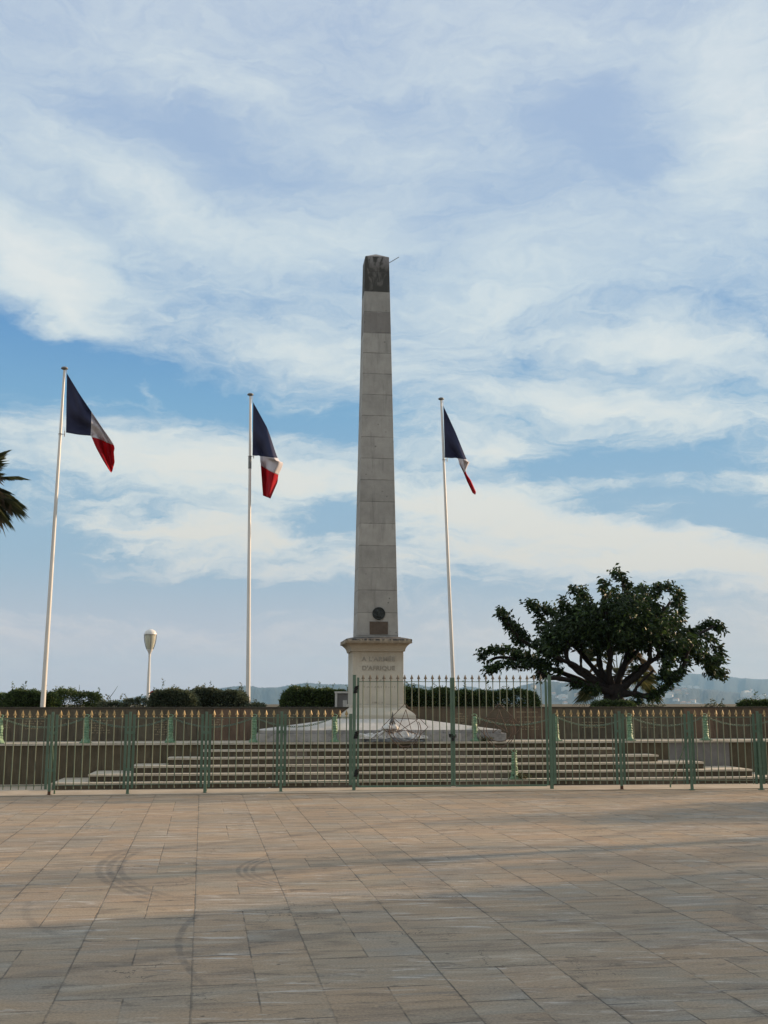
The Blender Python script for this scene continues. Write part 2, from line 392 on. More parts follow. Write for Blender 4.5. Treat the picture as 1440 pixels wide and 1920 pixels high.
        for k in range(lanes):
            dr = N.m('ABSOLUTE', N.m('SUBTRACT', r, R + (k-(lanes-1)/2)*gap))
            q = N.m('MULTIPLY', N.m('MULTIPLY', N.smooth(dr, wdt*.35, wdt, 1, 0), am_), N.m('MULTIPLY', tn, st_))
            tm = q if tm is None else N.m('MAXIMUM', tm, q)
    arc([(262, 1590), (205, 1632), (312, 1686)], .05, .42, 3, .10)
    arc([(520, 1605), (460, 1632), (500, 1655)], .03, .5, 3, .07)
    arc([(372, 1712), (335, 1770), (390, 1850)], .035, .5)
    arc([(60, 1690), (55, 1725), (100, 1750)], .05, .3)
    arc([(-80, 1850), (300, 1795), (760, 1735)], .13, .36)
    arc([(0, 1612), (420, 1580), (820, 1530)], .16, .36)
    arc([(500, 1640), (900, 1600), (1300, 1540)], .18, .3)
    arc([(820, 1650), (880, 1700), (1300, 1735)], .14, .22)
    arc([(1440, 1668), (1395, 1715), (1440, 1760)], .1, .25)
    arc([(1000, 1900), (1250, 1860), (1500, 1850)], .12, .25)
    col = N.mix(1.0, col, (.955, .915, .86), 'MULTIPLY')
    col = N.mix(tm, col, (.055, .052, .05))
    col = N.mix(N.m('MULTIPLY', joint, .88), col, (.035, .032, .028))
    N.l.new(col, b.inputs['Base Color'])
    N.l.new(N.smooth(st, .2, .8, .62, .86), b.inputs['Roughness']); b.inputs['Specular IOR Level'].default_value = .35
    hgt = N.m('ADD', N.m('MULTIPLY', joint, -1.0), N.m('ADD', N.m('MULTIPLY', fine, .12), N.m('MULTIPLY', st, .25)))
    hgt = N.m('ADD', hgt, N.m('MULTIPLY', hv, .5))
    bn = N.node('ShaderNodeBump', {'Strength': .55, 'Distance': .012, 'Height': hgt}); N.l.new(bn.outputs[0], b.inputs['Normal'])
    return m
M_pave = paving_mat()

def block_mat(name, cols, bw, bh, joint=(.05, .045, .04), jw=.006, rough=.8, jstr=.8, weather=None, offx=0, offz=0, turned=True, streak=.3, vary=1.0, vj=1.0):
    """ashlar: blocks in the local wall plane (u along, z up)"""
    m, N, b = new_mat(name); co = worldco(N)
    p = N.map(co, loc=tuple(-L0), typ='POINT')
    p = N.map(p, rot=(0, 0, -YAW))
    sp = N.node('ShaderNodeSeparateXYZ', {0: p}); X, Y, Z = sp.outputs
    xs0 = N.m('DIVIDE', N.m('ADD', N.m('ADD', X, offx), N.m('MULTIPLY', Y, .83)), bw)
    zs = N.m('DIVIDE', N.m('ADD', Z, offz), bh); ri = N.m('FLOOR', zs); fz = N.m('FRACT', zs)
    xs = N.m('ADD', xs0, N.m('MULTIPLY', N.m('MODULO', N.m('ABSOLUTE', ri), 2), .5)); ci = N.m('FLOOR', xs); fx = N.m('FRACT', xs)
    hv = N.node('ShaderNodeTexWhiteNoise', {'Vector': N.comb(ci, ri)}, noise_dimensions='2D').outputs['Value']
    col = N.ramp(hv, cols)
    nz = N.noise(N.vm('ADD', co, N.comb(N.m('MULTIPLY', hv, 50), 0.0)), 3.0, 7, .62)
    col = N.mix(1.0, col, N.ramp(nz, [(.25, (1-.28*vary,)*3), (.75, (1+.25*vary,)*3)]), 'MULTIPLY')
    vs = N.noise(N.map(co, scale=(9, 9, 1.0)), 1.2, 5, .6)
    col = N.mix(N.smooth(vs, .5, .75, 0, streak), col, tuple(c*.45 for c in cols[0][1]))
    if weather: col = weather(N, col, co, p)
    fine = N.noise(co, 70, 6, .7); col = N.mix(1.0, col, N.ramp(fine, [(.2, (.86,)*3), (.8, (1.12,)*3)]), 'MULTIPLY')
    dz = N.m('MULTIPLY', N.m('MINIMUM', fz, N.m('SUBTRACT', 1.0, fz)), bh); dx = N.m('MULTIPLY', N.m('MINIMUM', fx, N.m('SUBTRACT', 1.0, fx)), bw)
    jn = N.smooth(N.noise(co, 4, 3, .6), .3, .6, .35, 1)
    j = N.m('MULTIPLY', N.m('MAXIMUM', N.smooth(dz, jw*.4, jw, 1, 0), N.m('MULTIPLY', N.smooth(dx, jw*.4, jw, 1, 0), vj)), jn)
    col = N.mix(N.m('MULTIPLY', j, jstr), col, joint)
    N.l.new(col, b.inputs['Base Color']); b.inputs['Roughness'].default_value = rough; b.inputs['Specular IOR Level'].default_value = .25
    hgt = N.m('ADD', N.m('MULTIPLY', j, -1.0), N.m('MULTIPLY', N.m('ADD', fine, nz), .35))
    bn = N.node('ShaderNodeBump', {'Strength': .5, 'Distance': .01, 'Height': hgt}); N.l.new(bn.outputs[0], b.inputs['Normal'])
    return m
# shaft: limestone courses 0.478 m high, black lichen on the topmost stones, pitting
def shaft_weather(N, col, co, p):
    Z = N.node('ShaderNodeSeparateXYZ', {0: co}).outputs[2]
    pit = N.node('ShaderNodeTexVoronoi', {'Vector': co, 'Scale': 6.0}).outputs['Distance']
    col = N.mix(N.m('MULTIPLY', N.smooth(pit, .07, .14, 1, 0), N.smooth(N.noise(co, 3, 2), .45, .6, 0, .7)), col, (.09, .085, .08))
    sc = N.noise(N.map(co, scale=(1, 1, 2.4)), 4.5, 8, .75, 1.0)
    col = N.mix(N.smooth(sc, .62, .72, 0, .3), col, (.50, .48, .43))
    col = N.mix(N.smooth(sc, .28, .4, .35, 0), col, (.13, .125, .12))
    band = N.m('MULTIPLY', N.smooth(Z, 9.60, 9.625), N.smooth(Z, 10.09, 10.11, 1, 0)); col = N.mix(N.m('MULTIPLY', band, .55), col, (.15, .135, .128))
    ln = N.noise(N.map(co, scale=(3.5, 3.5, 1.6)), 1.6, 6, .65, .6)
    up = N.smooth(Z, 10.585, 10.60)
    dark = N.mix(N.smooth(ln, .46, .62), (.042, .042, .038), (.115, .108, .10))
    dark = N.mix(N.m('MULTIPLY', N.smooth(Z, 11.1, 11.40), N.smooth(ln, .46, .56)), dark, (.22, .21, .21))
    dark = N.mix(N.smooth(Z, 11.435, 11.47, 0, .8), dark, (.26, .25, .25))
    return N.mix(N.m('MULTIPLY', up, .95), col, dark)
Z_J = 10.59
M_shaft = block_mat('shaft limestone', [(0, (.310, .298, .275)), (.5, (.350, .336, .310)), (1, (.378, .362, .332))], 2.6, .478, jw=.009, jstr=.6, weather=shaft_weather, offx=1.3, offz=.478*40 - Z_J + .0, streak=.4, vary=.75, vj=0)
def ped_weather(N, col, co, p):
    s = N.node('ShaderNodeSeparateXYZ', {0: p}); Z = s.outputs[2]; X = s.outputs[0]
    st = N.noise(N.map(p, scale=(5, 5, .8)), 1.3, 6, .65, .4)
    Zt = N.m('ADD', Z, N.m('MULTIPLY', N.m('SUBTRACT', st, .5), .5))
    col = N.mix(N.m('MULTIPLY', N.smooth(Zt, 2.2, 2.72), .6), col, (.27, .20, .125))
    top = N.noise(N.map(p, scale=(9, 9, 5)), 1.2, 6, .7)
    col = N.mix(N.m('MULTIPLY', N.smooth(Z, 2.80, 2.84), N.smooth(top, .42, .56)), col, (.045, .043, .042))
    col = N.mix(N.m('MULTIPLY', N.smooth(Z, 2.835, 2.87), .8), col, (.085, .083, .08))
    col = N.mix(N.m('MULTIPLY', N.smooth(Z, 2.70, 2.76), N.m('MULTIPLY', N.smooth(Z, 2.80, 2.82, 1, 0), N.smooth(top, .38, .55, .35, .8))), col, (.20, .155, .105))
    return col
M_ped = block_mat('pedestal limestone', [(0, (.48, .445, .375)), (1, (.51, .475, .40))], 3.0, 3.0, jw=.004, jstr=.0, weather=ped_weather, offx=1.5, offz=6, streak=.2, vary=.45)
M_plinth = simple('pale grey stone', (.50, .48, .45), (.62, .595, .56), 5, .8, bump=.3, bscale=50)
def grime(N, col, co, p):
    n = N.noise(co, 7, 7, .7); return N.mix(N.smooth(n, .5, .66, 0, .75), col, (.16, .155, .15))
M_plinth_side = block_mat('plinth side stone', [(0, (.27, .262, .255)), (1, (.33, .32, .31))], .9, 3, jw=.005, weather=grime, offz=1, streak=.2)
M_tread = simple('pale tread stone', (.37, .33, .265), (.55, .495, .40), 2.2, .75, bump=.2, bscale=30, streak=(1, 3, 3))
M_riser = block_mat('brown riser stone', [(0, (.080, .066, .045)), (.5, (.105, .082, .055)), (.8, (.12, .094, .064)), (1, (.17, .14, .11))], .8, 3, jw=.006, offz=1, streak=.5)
M_retain = block_mat('brown retaining stone', [(0, (.092, .075, .048)), (.6, (.112, .088, .055)), (1, (.125, .094, .062))], .95, 3.0, jw=.005, jstr=.5, offz=1, streak=.6)
M_repair = simple('grey repair stone', (.165, .155, .15), (.21, .20, .19), 4, .8, bump=.2)
M_memwall = block_mat('brown memorial wall stone', [(0, (.085, .072, .052)), (.4, (.108, .091, .064)), (.75, (.105, .08, .056)), (1, (.15, .10, .07))], .78, 3.0, jw=.006, jstr=.6, offz=1, streak=.7, vary=1.1)
M_coping = simple('dark wall coping', (.04, .034, .025), (.065, .055, .04), 6, .85, bump=.3)
M_gold = simple('gilded metal', (.32, .225, .10), (.42, .31, .15), 25, .5, metal=.2, bump=.1, island=.0)
M_tipg = simple('weathered bronze tip', (.13, .11, .085), (.19, .16, .12), 25, .6, metal=.1, bump=.1)
M_green = simple('green fence paint', (.078, .135, .088), (.105, .17, .118), 5, .45, bump=.06, bscale=60, spec=.5)
M_bar = simple('green bar paint worn pale', (.165, .18, .125), (.10, .145, .10), 3, .5, bump=.05, spec=.5)
M_rust = simple('rusty iron', (.095, .060, .042), (.14, .095, .07), 20, .7, bump=.2)
M_rustfoot = simple('rusted foot', (.055, .028, .018), (.10, .045, .025), 30, .85, bump=.3)
M_black = simple('black rubber wrap', (.010, .010, .010), (.02, .019, .018), 30, .8, bump=.5, bscale=90)
M_bol = simple('mint green cast iron', (.085, .185, .112), (.19, .32, .19), 18, .42, bump=.6, bscale=55, spec=.5)
M_chain = simple('green chain paint', (.07, .12, .085), (.14, .20, .14), 30, .5, bump=.1)
M_pole = simple('white flagpole enamel', (.62, .60, .56), (.72, .70, .66), 3, .35, bump=.02, streak=(8, 8, .6), spec=.5)
M_cap = simple('grey metal cap', (.16, .16, .16), (.22, .22, .21), 20, .45, metal=.4, bump=.0)
M_bark = simple('dark bark', (.012, .009, .008), (.028, .021, .017), 9, .9, bump=.8, bscale=22, streak=(2, 2, .7))
M_leaf = leafmat('dark mulberry leaves', (.009, .020, .006), (.021, .046, .012), (.075, .125, .032), .28, 1.6)
M_hedge = leafmat('hedge leaves', (.022, .040, .013), (.075, .118, .034), (.19, .25, .08), .2, 3.5)
M_hedge2 = leafmat('grey green hedge leaves', (.034, .050, .028), (.105, .128, .072), (.25, .27, .16), .2, 3.5)
M_core = simple('hedge twigs', (.012, .011, .007), (.022, .020, .012), 12, .95, bump=.6)  # near-black: for twigs and for the core that paints the hedge's shaded inside
M_palm = leafmat('palm leaf', (.040, .054, .022), (.095, .105, .042), (.20, .19, .09), .3, 3)
M_palmdry = leafmat('dry palm leaf', (.16, .12, .07), (.24, .19, .12), (.33, .27, .18), .3, 3)
M_bronze = simple('dark bronze', (.018, .022, .022), (.045, .050, .048), 22, .45, metal=.5, bump=.3, bscale=60)
M_plaque = simple('brown copper plaque', (.085, .062, .045), (.115, .085, .062), 14, .55, metal=.25, bump=.15)
M_letter = simple('stone letters', (.25, .225, .185), (.31, .285, .24), 10, .8, bump=.1)
M_goldpaint = simple('faded gold lettering', (.26, .215, .12), (.34, .28, .17), 20, .6, bump=0)

# ------------------------------------------------------------ the setting
o = MB(); o.box(-60, 60, -40, 24.6, -.5, 0); o = o.build('plaza', M_pave); tag(o, kind='structure')
# pale kerb strip along the foot of the steps, inside the fence
M_strip = simple('pale paving strip', (.33, .27, .20), (.42, .36, .28), 1.6, .75, bump=.2, bscale=30)
mb = MB(); mb.box(-14, 16, -2.55, .12, .002, .012, MX); tag(mb.build('path', M_strip), kind='structure')
M_soil = simple('garden soil', (.05, .045, .028), (.085, .075, .045), 3, .95, bump=.6, bscale=12)
mb = MB(); mb.box(-40, 45, 1.32, 40, -3, 1.38, MX); tag(mb.build('garden_ground', M_soil), kind='structure')
# terrain falling to the bay
mb = MB(); nx, ny = 40, 24; V = []; F = []
for j in range(ny):
    t_ = j/(ny-1); y = 62 + 1500*t_**1.6
    for i in range(nx):
        x = -1400 + 2800*i/(nx-1)
        V.append((x, y, 1.2 - 62*min(1, (t_*1.25)**.8) + 2*math.sin(x*.01+y*.02)*t_))
F = [(j*nx+i, j*nx+i+1, (j+1)*nx+i+1, (j+1)*nx+i) for j in range(ny-1) for i in range(nx-1)]
mb.add(V, F, True); mb.add([(-1400, -400, -.6), (1400, -400, -.6), (1400, 62, -.6), (-1400, 62, -.6), (-1400, 62, 1.2), (1400, 62, 1.2)], [(0, 1, 2, 3), (3, 2, 5, 4)])
M_scrub = simple('scrub hillside', (.045, .055, .025), (.09, .085, .05), .05, .95, bump=0)
tag(mb.build('terrain', M_scrub), kind='structure')
m, N, b = new_mat('sea water'); b.inputs['Base Color'].default_value = (.02, .05, .07, 1); b.inputs['Roughness'].default_value = .25
bn = N.node('ShaderNodeBump', {'Strength': .4, 'Distance': 1.0, 'Height': N.noise(worldco(N), .05, 4, .6)}); N.l.new(bn.outputs[0], b.inputs['Normal'])
mb = MB(); mb.add([(-9000, -500, -60.5), (9000, -500, -60.5), (9000, 8900, -60.5), (-9000, 8900, -60.5)], [(0, 1, 2, 3)]); tag(mb.build('sea', m), kind='structure')

# hills across the bay
m, N, b = new_mat('wooded hills'); co = worldco(N)
n = N.noise(co, .012, 8, .65); n2 = N.noise(co, .0016, 4, .5)
c = N.mix(N.smooth(n, .4, .62), (.006, .013, .010), (.012, .022, .017)); c = N.mix(N.smooth(n2, .5, .7, 0, .5), c, (.022, .028, .024))
N.l.new(c, b.inputs['Base Color']); b.inputs['Roughness'].default_value = .95; M_hill = m
def interp(x, pts):
    for (a, b_), (c_, d) in zip(pts, pts[1:]):
        if x <= c_: return b_ + (d-b_)*max(0, (x-a))/(c_-a)
    return pts[-1][1]
HILLS = {}
def hill(pts, Yr, Y0, seed, rough=4):
    r = random.Random(seed); a, b_ = pts[0][0], pts[-1][0]
    nx = int((b_-a)/2.0); ny = 26; V = []
    ph = [r.uniform(0, 6) for _ in range(8)]
    def h(px, t):
        zr = zat(interp(px, pts), Yr, px) + 60
        prof = math.sin(min(t, 1)*math.pi/2)**1.25 if t <= 1 else math.cos((t-1)*math.pi/2*.95)
        gul = 1 - .16*math.sin(t*math.pi)*.35*(1+math.sin(px*.09+ph[0]+t*3)+.6*math.sin(px*.21+ph[1]-t*2)) if t < 1 else 1
        return -60.6 + zr*prof*gul
    HILLS[seed] = (h, Yr, Y0)
    for j in range(ny):
        t = j/(ny-1)*1.4
        Y = Y0 + (Yr-Y0)*t
        for i in range(nx+1):
            px = a + (b_-a)*i/nx
            x = (px-720)/(FPX/math.cos(PITCH))*Y
            nz = r.uniform(-1, 1)*rough*(1 if .5 < t < 1.2 else .4)
            V.append((x, Y, h(px, t)+nz))
    F = [(j*(nx+1)+i, j*(nx+1)+i+1, (j+1)*(nx+1)+i+1, (j+1)*(nx+1)+i) for j in range(ny-1) for i in range(nx)]
    mb = MB(); mb.add(V, F, True); return tag(mb.build('hills', M_hill), kind='structure')
hill([(130, 1332), (200, 1322), (222, 1313), (248, 1308.5), (262, 1305), (300, 1303), (340, 1299), (380, 1295), (423, 1289), (440, 1287), (462, 1285), (475, 1287), (487, 1289.5), (505, 1289), (519, 1289), (535, 1286), (551, 1283), (577, 1280.5), (600, 1282), (615, 1283), (652, 1283.5), (700, 1280), (740, 1280), (770, 1282), (800, 1287), (830, 1293), (852, 1300), (880, 1312), (910, 1330)], 5600, 4300, 1, 3.5)
hill([(800, 1325), (850, 1297), (862, 1290), (880, 1287), (893, 1288), (910, 1295), (930, 1303), (960, 1318), (980, 1330)], 6400, 5400, 2, 3)
hill([(860, 1330), (900, 1302), (925, 1293), (945, 1291), (965, 1290), (985, 1284), (1005, 1280), (1030, 1277.5), (1045, 1278), (1058, 1281), (1075, 1278), (1088, 1275.5), (1110, 1275), (1150, 1280), (1200, 1284), (1250, 1286), (1320, 1292), (1400, 1300), (1520, 1312), (1600, 1325)], 5000, 3300, 3, 3)
hill([(1040, 1325), (1120, 1290), (1180, 1272), (1240, 1262), (1285, 1261.5), (1300, 1262.5), (1320, 1264.5), (1366, 1267.5), (1385, 1271), (1410, 1273), (1440, 1273.5), (1500, 1276), (1600, 1281), (1760, 1300)], 7600, 5600, 4, 3)
# mast on the far hill
p = P(577, 1281, 5600)
mb = MB(); mb.tube([(p.x, p.y-5, p.z-8), (p.x, p.y-5, p.z+20)], [1.0, .6], 6); mb.box(p.x-1.6, p.x+1.6, p.y-6.5, p.y-3.5, p.z-8, p.z+1)
tag(mb.build('radio_mast', M_cap), 'thin radio mast on the summit of the far blue hill left of the obelisk', 'mast')
# town houses on the right slopes
M_h = [simple('house wall pale', (.55, .52, .47), (.68, .65, .6), .05, .8, bump=0), simple('house wall ochre', (.45, .35, .25), (.52, .42, .3), .05, .8, bump=0)]
M_roof = simple('house roof tile', (.30, .17, .11), (.38, .22, .15), .05, .9, bump=0)
rh = random.Random(11); nh = 0; tries = 0
protos = []
for k in range(6):
    mb = MB(); w, d_, hh = rh.choice([(14, 10, 6), (20, 12, 9), (12, 10, 7), (26, 13, 12), (30, 14, 16), (17, 11, 6)]), 0, 0
    w, d_, hh = [(14, 10, 6), (20, 12, 9), (12, 10, 7), (28, 13, 12), (34, 14, 15), (17, 11, 6)][k]
    mb.box(-w/2, w/2, -d_/2, d_/2, -5, hh)
    if k not in (3, 4):
        e = .8; mb.add([(-w/2-e, -d_/2-e, hh), (w/2+e, -d_/2-e, hh), (w/2+e, d_/2+e, hh), (-w/2-e, d_/2+e, hh), (-w/2+2, 0, hh+2.6), (w/2-2, 0, hh+2.6)], [(0, 1, 5, 4), (1, 2, 5), (2, 3, 4, 5), (3, 0, 4), (3, 2, 1, 0)])
    else: mb.box(-w/4, w/5, -d_/3, d_/3, hh, hh+2.4)
    me = bpy.data.meshes.new('house'); me.from_pydata(mb.v, [], mb.f); me.materials.append(M_h[k % 2 if k < 2 else 0]); me.materials.append(M_roof)
    if k not in (3, 4):
        for q in range(6, len(me.polygons)): me.polygons[q].material_index = 1
    protos.append(me)
while nh < 120 and tries < 4000:
    tries += 1
    seed = rh.choice([3, 3, 4]); h, Yr, Y0 = HILLS[seed]
    px = rh.uniform(1000, 1445) if seed == 3 else rh.uniform(1240, 1560)
    t = rh.uniform(.05, .75) if seed == 3 else rh.uniform(.1, .5); Y = Y0 + (Yr-Y0)*t
    if math.sin(px*.05)*.5+rh.random() < .2: continue
    ob = bpy.data.objects.new('house', rh.choice(protos)); COL.objects.link(ob)
    ob.location = ((px-720)/(FPX/math.cos(PITCH))*Y, Y, h(px, t)); ob.rotation_euler = (0, 0, rh.uniform(-.6, .6)); s_ = rh.uniform(.8, 1.25); ob.scale = (s_, s_, s_)
    tag(ob, 'tiny pale hazy house scattered on the far hillside across the bay', 'house', 'town houses on the far hillside'); nh += 1

# haze
m = bpy.data.materials.new('haze'); m.use_nodes = True; m.node_tree.nodes.clear(); N = NT(m.node_tree)
vo = N.node('ShaderNodeVolumePrincipled', {'Color': (.42, .71, 1.0, 1), 'Density': 0.000105, 'Anisotropy': 0.0}); ou = N.node('ShaderNodeOutputMaterial'); N.l.new(vo.outputs[0], ou.inputs['Volume'])
mb = MB(); mb.box(-9200, 9200, -600, 9000, -62, 330); tag(mb.build('haze', m), kind='stuff')

# ------------------------------------------------------------ terrace, retaining wall, steps, memorial walls
RZ = .13; TD = .28; ZT = .78; TT = .035
uL, uR = -13.0, 15.5
def lbox(mb, u0, u1, v0, v1, z0, z1): mb.box(u0, u1, v0, v1, z0, z1, MX)
mb = MB(); lbox(mb, uL, uR, .05, 1.32, -.3, ZT-.042)
retaining = thing('retaining_wall', world(0, .03, 0), 'low brown stone retaining wall with pale edge stones behind the steps', 'wall')
def rel(mb, name, mat, parent, **k):
    L = parent.location; mb.v = [(v[0]-L.x, v[1]-L.y, v[2]-L.z) for v in mb.v]; return mb.build(name, mat, parent, **k)
rel(mb, 'wall', M_retain, retaining)
mb = MB(); u = uL; rr = random.Random(5)
while u < uR:
    w = rr.uniform(.9, 1.3); lbox(mb, u+.003, min(u+w, uR)-.003, 0, 1.36, ZT-.04, ZT); u += w
rel(mb, 'edge_stones', M_tread, retaining)
mb = MB(); lbox(mb, U(1249, .05), U(1362, .05), .04, .052, .02, ZT-.044); rel(mb, 'repair_panel', M_repair, retaining)
steps = thing('flight_of_steps', world(.8, -.7, 0), 'wide flight of brown stone steps with pale treads behind the fence', 'steps')
ends = [(103, 1495), (171, 1405), (251, 1316), (317.5, 1231), (381, 1151)]
for k, (a, c_) in enumerate(ends):
    v0 = -(5-k)*TD; u0, u1 = U(a, v0), U(c_, v0); z1 = RZ*(k+1)
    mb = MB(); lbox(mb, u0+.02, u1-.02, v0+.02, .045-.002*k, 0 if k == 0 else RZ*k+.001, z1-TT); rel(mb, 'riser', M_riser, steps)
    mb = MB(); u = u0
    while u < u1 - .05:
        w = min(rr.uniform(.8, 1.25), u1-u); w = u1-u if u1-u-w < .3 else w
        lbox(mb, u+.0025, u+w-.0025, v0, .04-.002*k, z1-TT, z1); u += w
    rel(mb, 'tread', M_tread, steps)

ZW = 1.462; VW = 1.1
def mem_wall(u0, u1, label, cols_px):
    t = thing('memorial_wall', world((u0+u1)/2, VW, ZT), label, 'wall')
    mb = MB(); lbox(mb, u0, u1, VW, VW+.24, ZT+.001, ZW-.03); rel(mb, 'wall', M_memwall, t)
    mb = MB(); lbox(mb, u0-.01, u1+.01, VW-.012, VW+.25, ZW-.03, ZW); rel(mb, 'coping', M_coping, t)
    # worn gilded lines of names, too faint to read in the photograph
    mb = MB(); r = random.Random(int(abs(u0)*10))
    for (a, b_, y0, y1) in cols_px:
        ua, ub = U(a, VW), U(b_, VW); y = y0
        while y < y1:
            z = zat(y, L0.y+VW+ua*SI, a) ; uu = ua + r.choice([0, 0, .05, .1])
            stop = ub - r.uniform(0, .35*(ub-ua))
            while uu < stop:
                for _ in range(r.randint(3, 8)):
                    if uu < stop:
                        hh = .022; lbox(mb, uu, uu+r.uniform(.006, .013), VW-.002, VW+.001, z-hh/2, z-hh/2+hh*r.choice([.35, .6, 1, 1]))
                    uu += .0175
                uu += .028
            y += r.choice([4.6, 4.6, 9.2])
    rel(mb, 'inscription', M_goldpaint, t)
uPL, uPR = U(661, .67), U(757, .67); PC = (uPL+uPR)/2; PW = (uPR-uPL)/2
mem_wall(uL, PC-.45, 'long low brown stone memorial wall left of the obelisk', [(-60, 24, 1341, 1370), (41, 88, 1343, 1374), (112, 130, 1342, 1360), (163, 216, 1337, 1374), (288, 328, 1340, 1378), (396, 424, 1340, 1366), (520, 560, 1340, 1352)])
mem_wall(PC+.45, uR, 'long low brown stone memorial wall right of the obelisk', [(852, 878, 1338, 1362), (968, 1022, 1335, 1368), (1090, 1140, 1345, 1372), (1200, 1240, 1345, 1366)])

# ------------------------------------------------------------ obelisk
ob = thing('obelisk', world(PC, .67+PW, ZT), 'tall tapering pale stone obelisk on a moulded pedestal with a blackened top', 'monument')
VC = .67+PW
def ring(h, z, hv=None): hv = h if hv is None else hv; return [world(PC-h, VC-hv, z), world(PC+h, VC-hv, z), world(PC+h, VC+hv, z), world(PC-h, VC+hv, z)]
def loft(mb, prof, cap=True):
    vs = []; fs = []
    for (h, z) in prof: vs += ring(h, z)
    for j in range(len(prof)-1):
        for k in range(4): fs.append((j*4+k, j*4+(k+1) % 4, (j+1)*4+(k+1) % 4, (j+1)*4+k))
    fs += [(3, 2, 1, 0), tuple(4*(len(prof)-1)+k for k in range(4))]
    mb.add(vs, fs)
def yz(y, v): return zat(y, L0.y + v, 705)
vf = .67
# two-course plinth with sloping top, in front of the wall
uA, uB = U(487, .1), U(939, .1)
zc1 = yz(1375.5, .08); zc2 = yz(1369, .1); zb = yz(1348, .45)
mb = MB(); lbox(mb, U(481, .06), U(948, .06), .06, VW-.004, ZT+.001, zc1); lbox(mb, uA, uB, .10, VW-.006, zc1+.001, zc2)
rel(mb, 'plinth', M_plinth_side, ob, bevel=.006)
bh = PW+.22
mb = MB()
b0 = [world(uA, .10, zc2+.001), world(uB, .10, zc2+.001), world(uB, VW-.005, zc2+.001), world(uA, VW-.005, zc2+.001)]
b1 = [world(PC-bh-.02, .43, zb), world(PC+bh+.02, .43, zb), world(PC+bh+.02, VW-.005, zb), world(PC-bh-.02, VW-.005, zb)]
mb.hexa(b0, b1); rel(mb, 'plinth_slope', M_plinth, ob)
z1, z2, z3, z4 = yz(1341, .45), yz(1333, .5), yz(1327, .6), yz(1321, .65)
mb = MB(); loft(mb, [(bh, zb-.02), (bh, z1), (bh-.012, z1+.004), (bh-.03, z1+.03), (bh-.07, (z1+z2)/2+.02), (bh-.13, z2+.02), (bh-.175, z3-.01), (bh-.185, z3), (bh-.185, z4-.012), (PW+.012, z4)])
rel(mb, 'base_moulding', M_ped, ob)
zp = yz(1221, vf)
mb = MB(); loft(mb, [(PW, z4), (PW-.002, zp)]); rel(mb, 'pedestal', M_ped, ob, bevel=.008)
ch = (U(774.5, .5)-U(649, .5))/2
zf0, zf1 = yz(1205.5, vf-.16), yz(1198.5, vf-.16)
sh0 = (U(749, .8)-U(671, .8))/2; sh1 = .2855
zs = yz(1194, .8)
mb = MB(); cy = []
for i in range(9):
    q = i/8; cy.append((PW+.035+(ch-.03-PW-.035)*(q**1.7 if q < .6 else .42+(q-.6)*1.45), zp+.035+(zf0-zp-.035)*q))
loft(mb, [(PW, zp-.005), (PW+.03, zp), (PW+.03, zp+.03)] + cy + [(ch, zf0+.002), (ch, zf1), (ch-.02, zf1+.012), (sh0+.03, zs-.005), (sh0, zs)])
rel(mb, 'cornice', M_ped, ob)
def shw(z): return sh0 + (sh1-sh0)*(z-zs)/(10.58-zs)
ztop = 11.435
mb = MB(); loft(mb, [(shw(zs), zs-.01)] + [(shw(z), z) for z in np.linspace(zs+.2, ztop-.012, 14)] + [(shw(ztop)-.012, ztop), (.012, ztop+.155)])
rel(mb, 'shaft', M_shaft, ob, bevel=.004)
vsf = lambda z: VC - shw(z)
# medallion, plaque
zm = yz(1150.5, .8); um = U(709.5, .82)
def front_prism(mb, pts, v0, v1):   # polygon in (u,z) extruded in v
    lo = [world(a, v0, z) for a, z in pts]; hi = [world(a, v1, z) for a, z in pts]; mb.hexa(lo, hi)
mb = MB(); R = .135
circ = lambda R, n=36: [(um+R*math.cos(2*math.pi*k/n), zm+R*math.sin(2*math.pi*k/n)) for k in range(n)]
front_prism(mb, circ(R), vsf(zm)-.03, vsf(zm)+.02); mb.torus(world(um, vsf(zm)-.03, zm), R-.012, .011, MX.to_3x3() @ Vector((1,0,0)), (0,0,1), 32, 6)
med = rel(mb, 'medallion', M_bronze, ob, bevel=.004)
mb = MB()
head = [(-.035,-.085),(.04,-.085),(.05,-.06),(.03,-.045),(.028,-.03),(.04,-.025),(.042,-.01),(.048,-.004),(.043,.012),(.05,.022),(.040,.04),(.042,.06),(.02,.08),(-.02,.085),(-.05,.065),(-.058,.03),(-.05,-.005),(-.035,-.03),(-.032,-.05),(-.055,-.068)]
vs0 = [(um+a, zm+b_) for a, b_ in head]; vc = sum((Vector((a, b_)) for a, b_ in vs0), Vector((0, 0)))/len(vs0)
lo = [world(a, vsf(zm)-.031, z) for a, z in vs0]; hi = [world(vc.x+(a-vc.x)*.75, vsf(zm)-.05, vc.y+(z-vc.y)*.8) for a, z in vs0]; mb.hexa(hi, lo)
L = ob.location; mb.v = [(v[0]-L.x, v[1]-L.y, v[2]-L.z) for v in mb.v]; mb.build('profile_relief', M_bronze, med)
mb = MB(); zpb, zpt = yz(1189.5, .8), yz(1165.5, .8); front_prism(mb, [(U(692.5, .8), zpb), (U(727, .8), zpb), (U(727, .8), zpt), (U(692.5, .8), zpt)], vsf(zpt)-.02, vsf(zpb)+.02)
pq = rel(mb, 'plaque', M_plaque, ob, bevel=.003)
mb = MB()
for q in (694.5, 709.7, 725): 
    mb.lathe([(.006, -.004), (.006, .004), (.003, .006)], tuple(world(U(q, .8), vsf(zpt)-.024, zpt-.02)), 8)
L = ob.location; mb.v = [(v[0]-L.x, v[1]-L.y, v[2]-L.z) for v in mb.v]; mb.build('screw', M_bronze, pq)
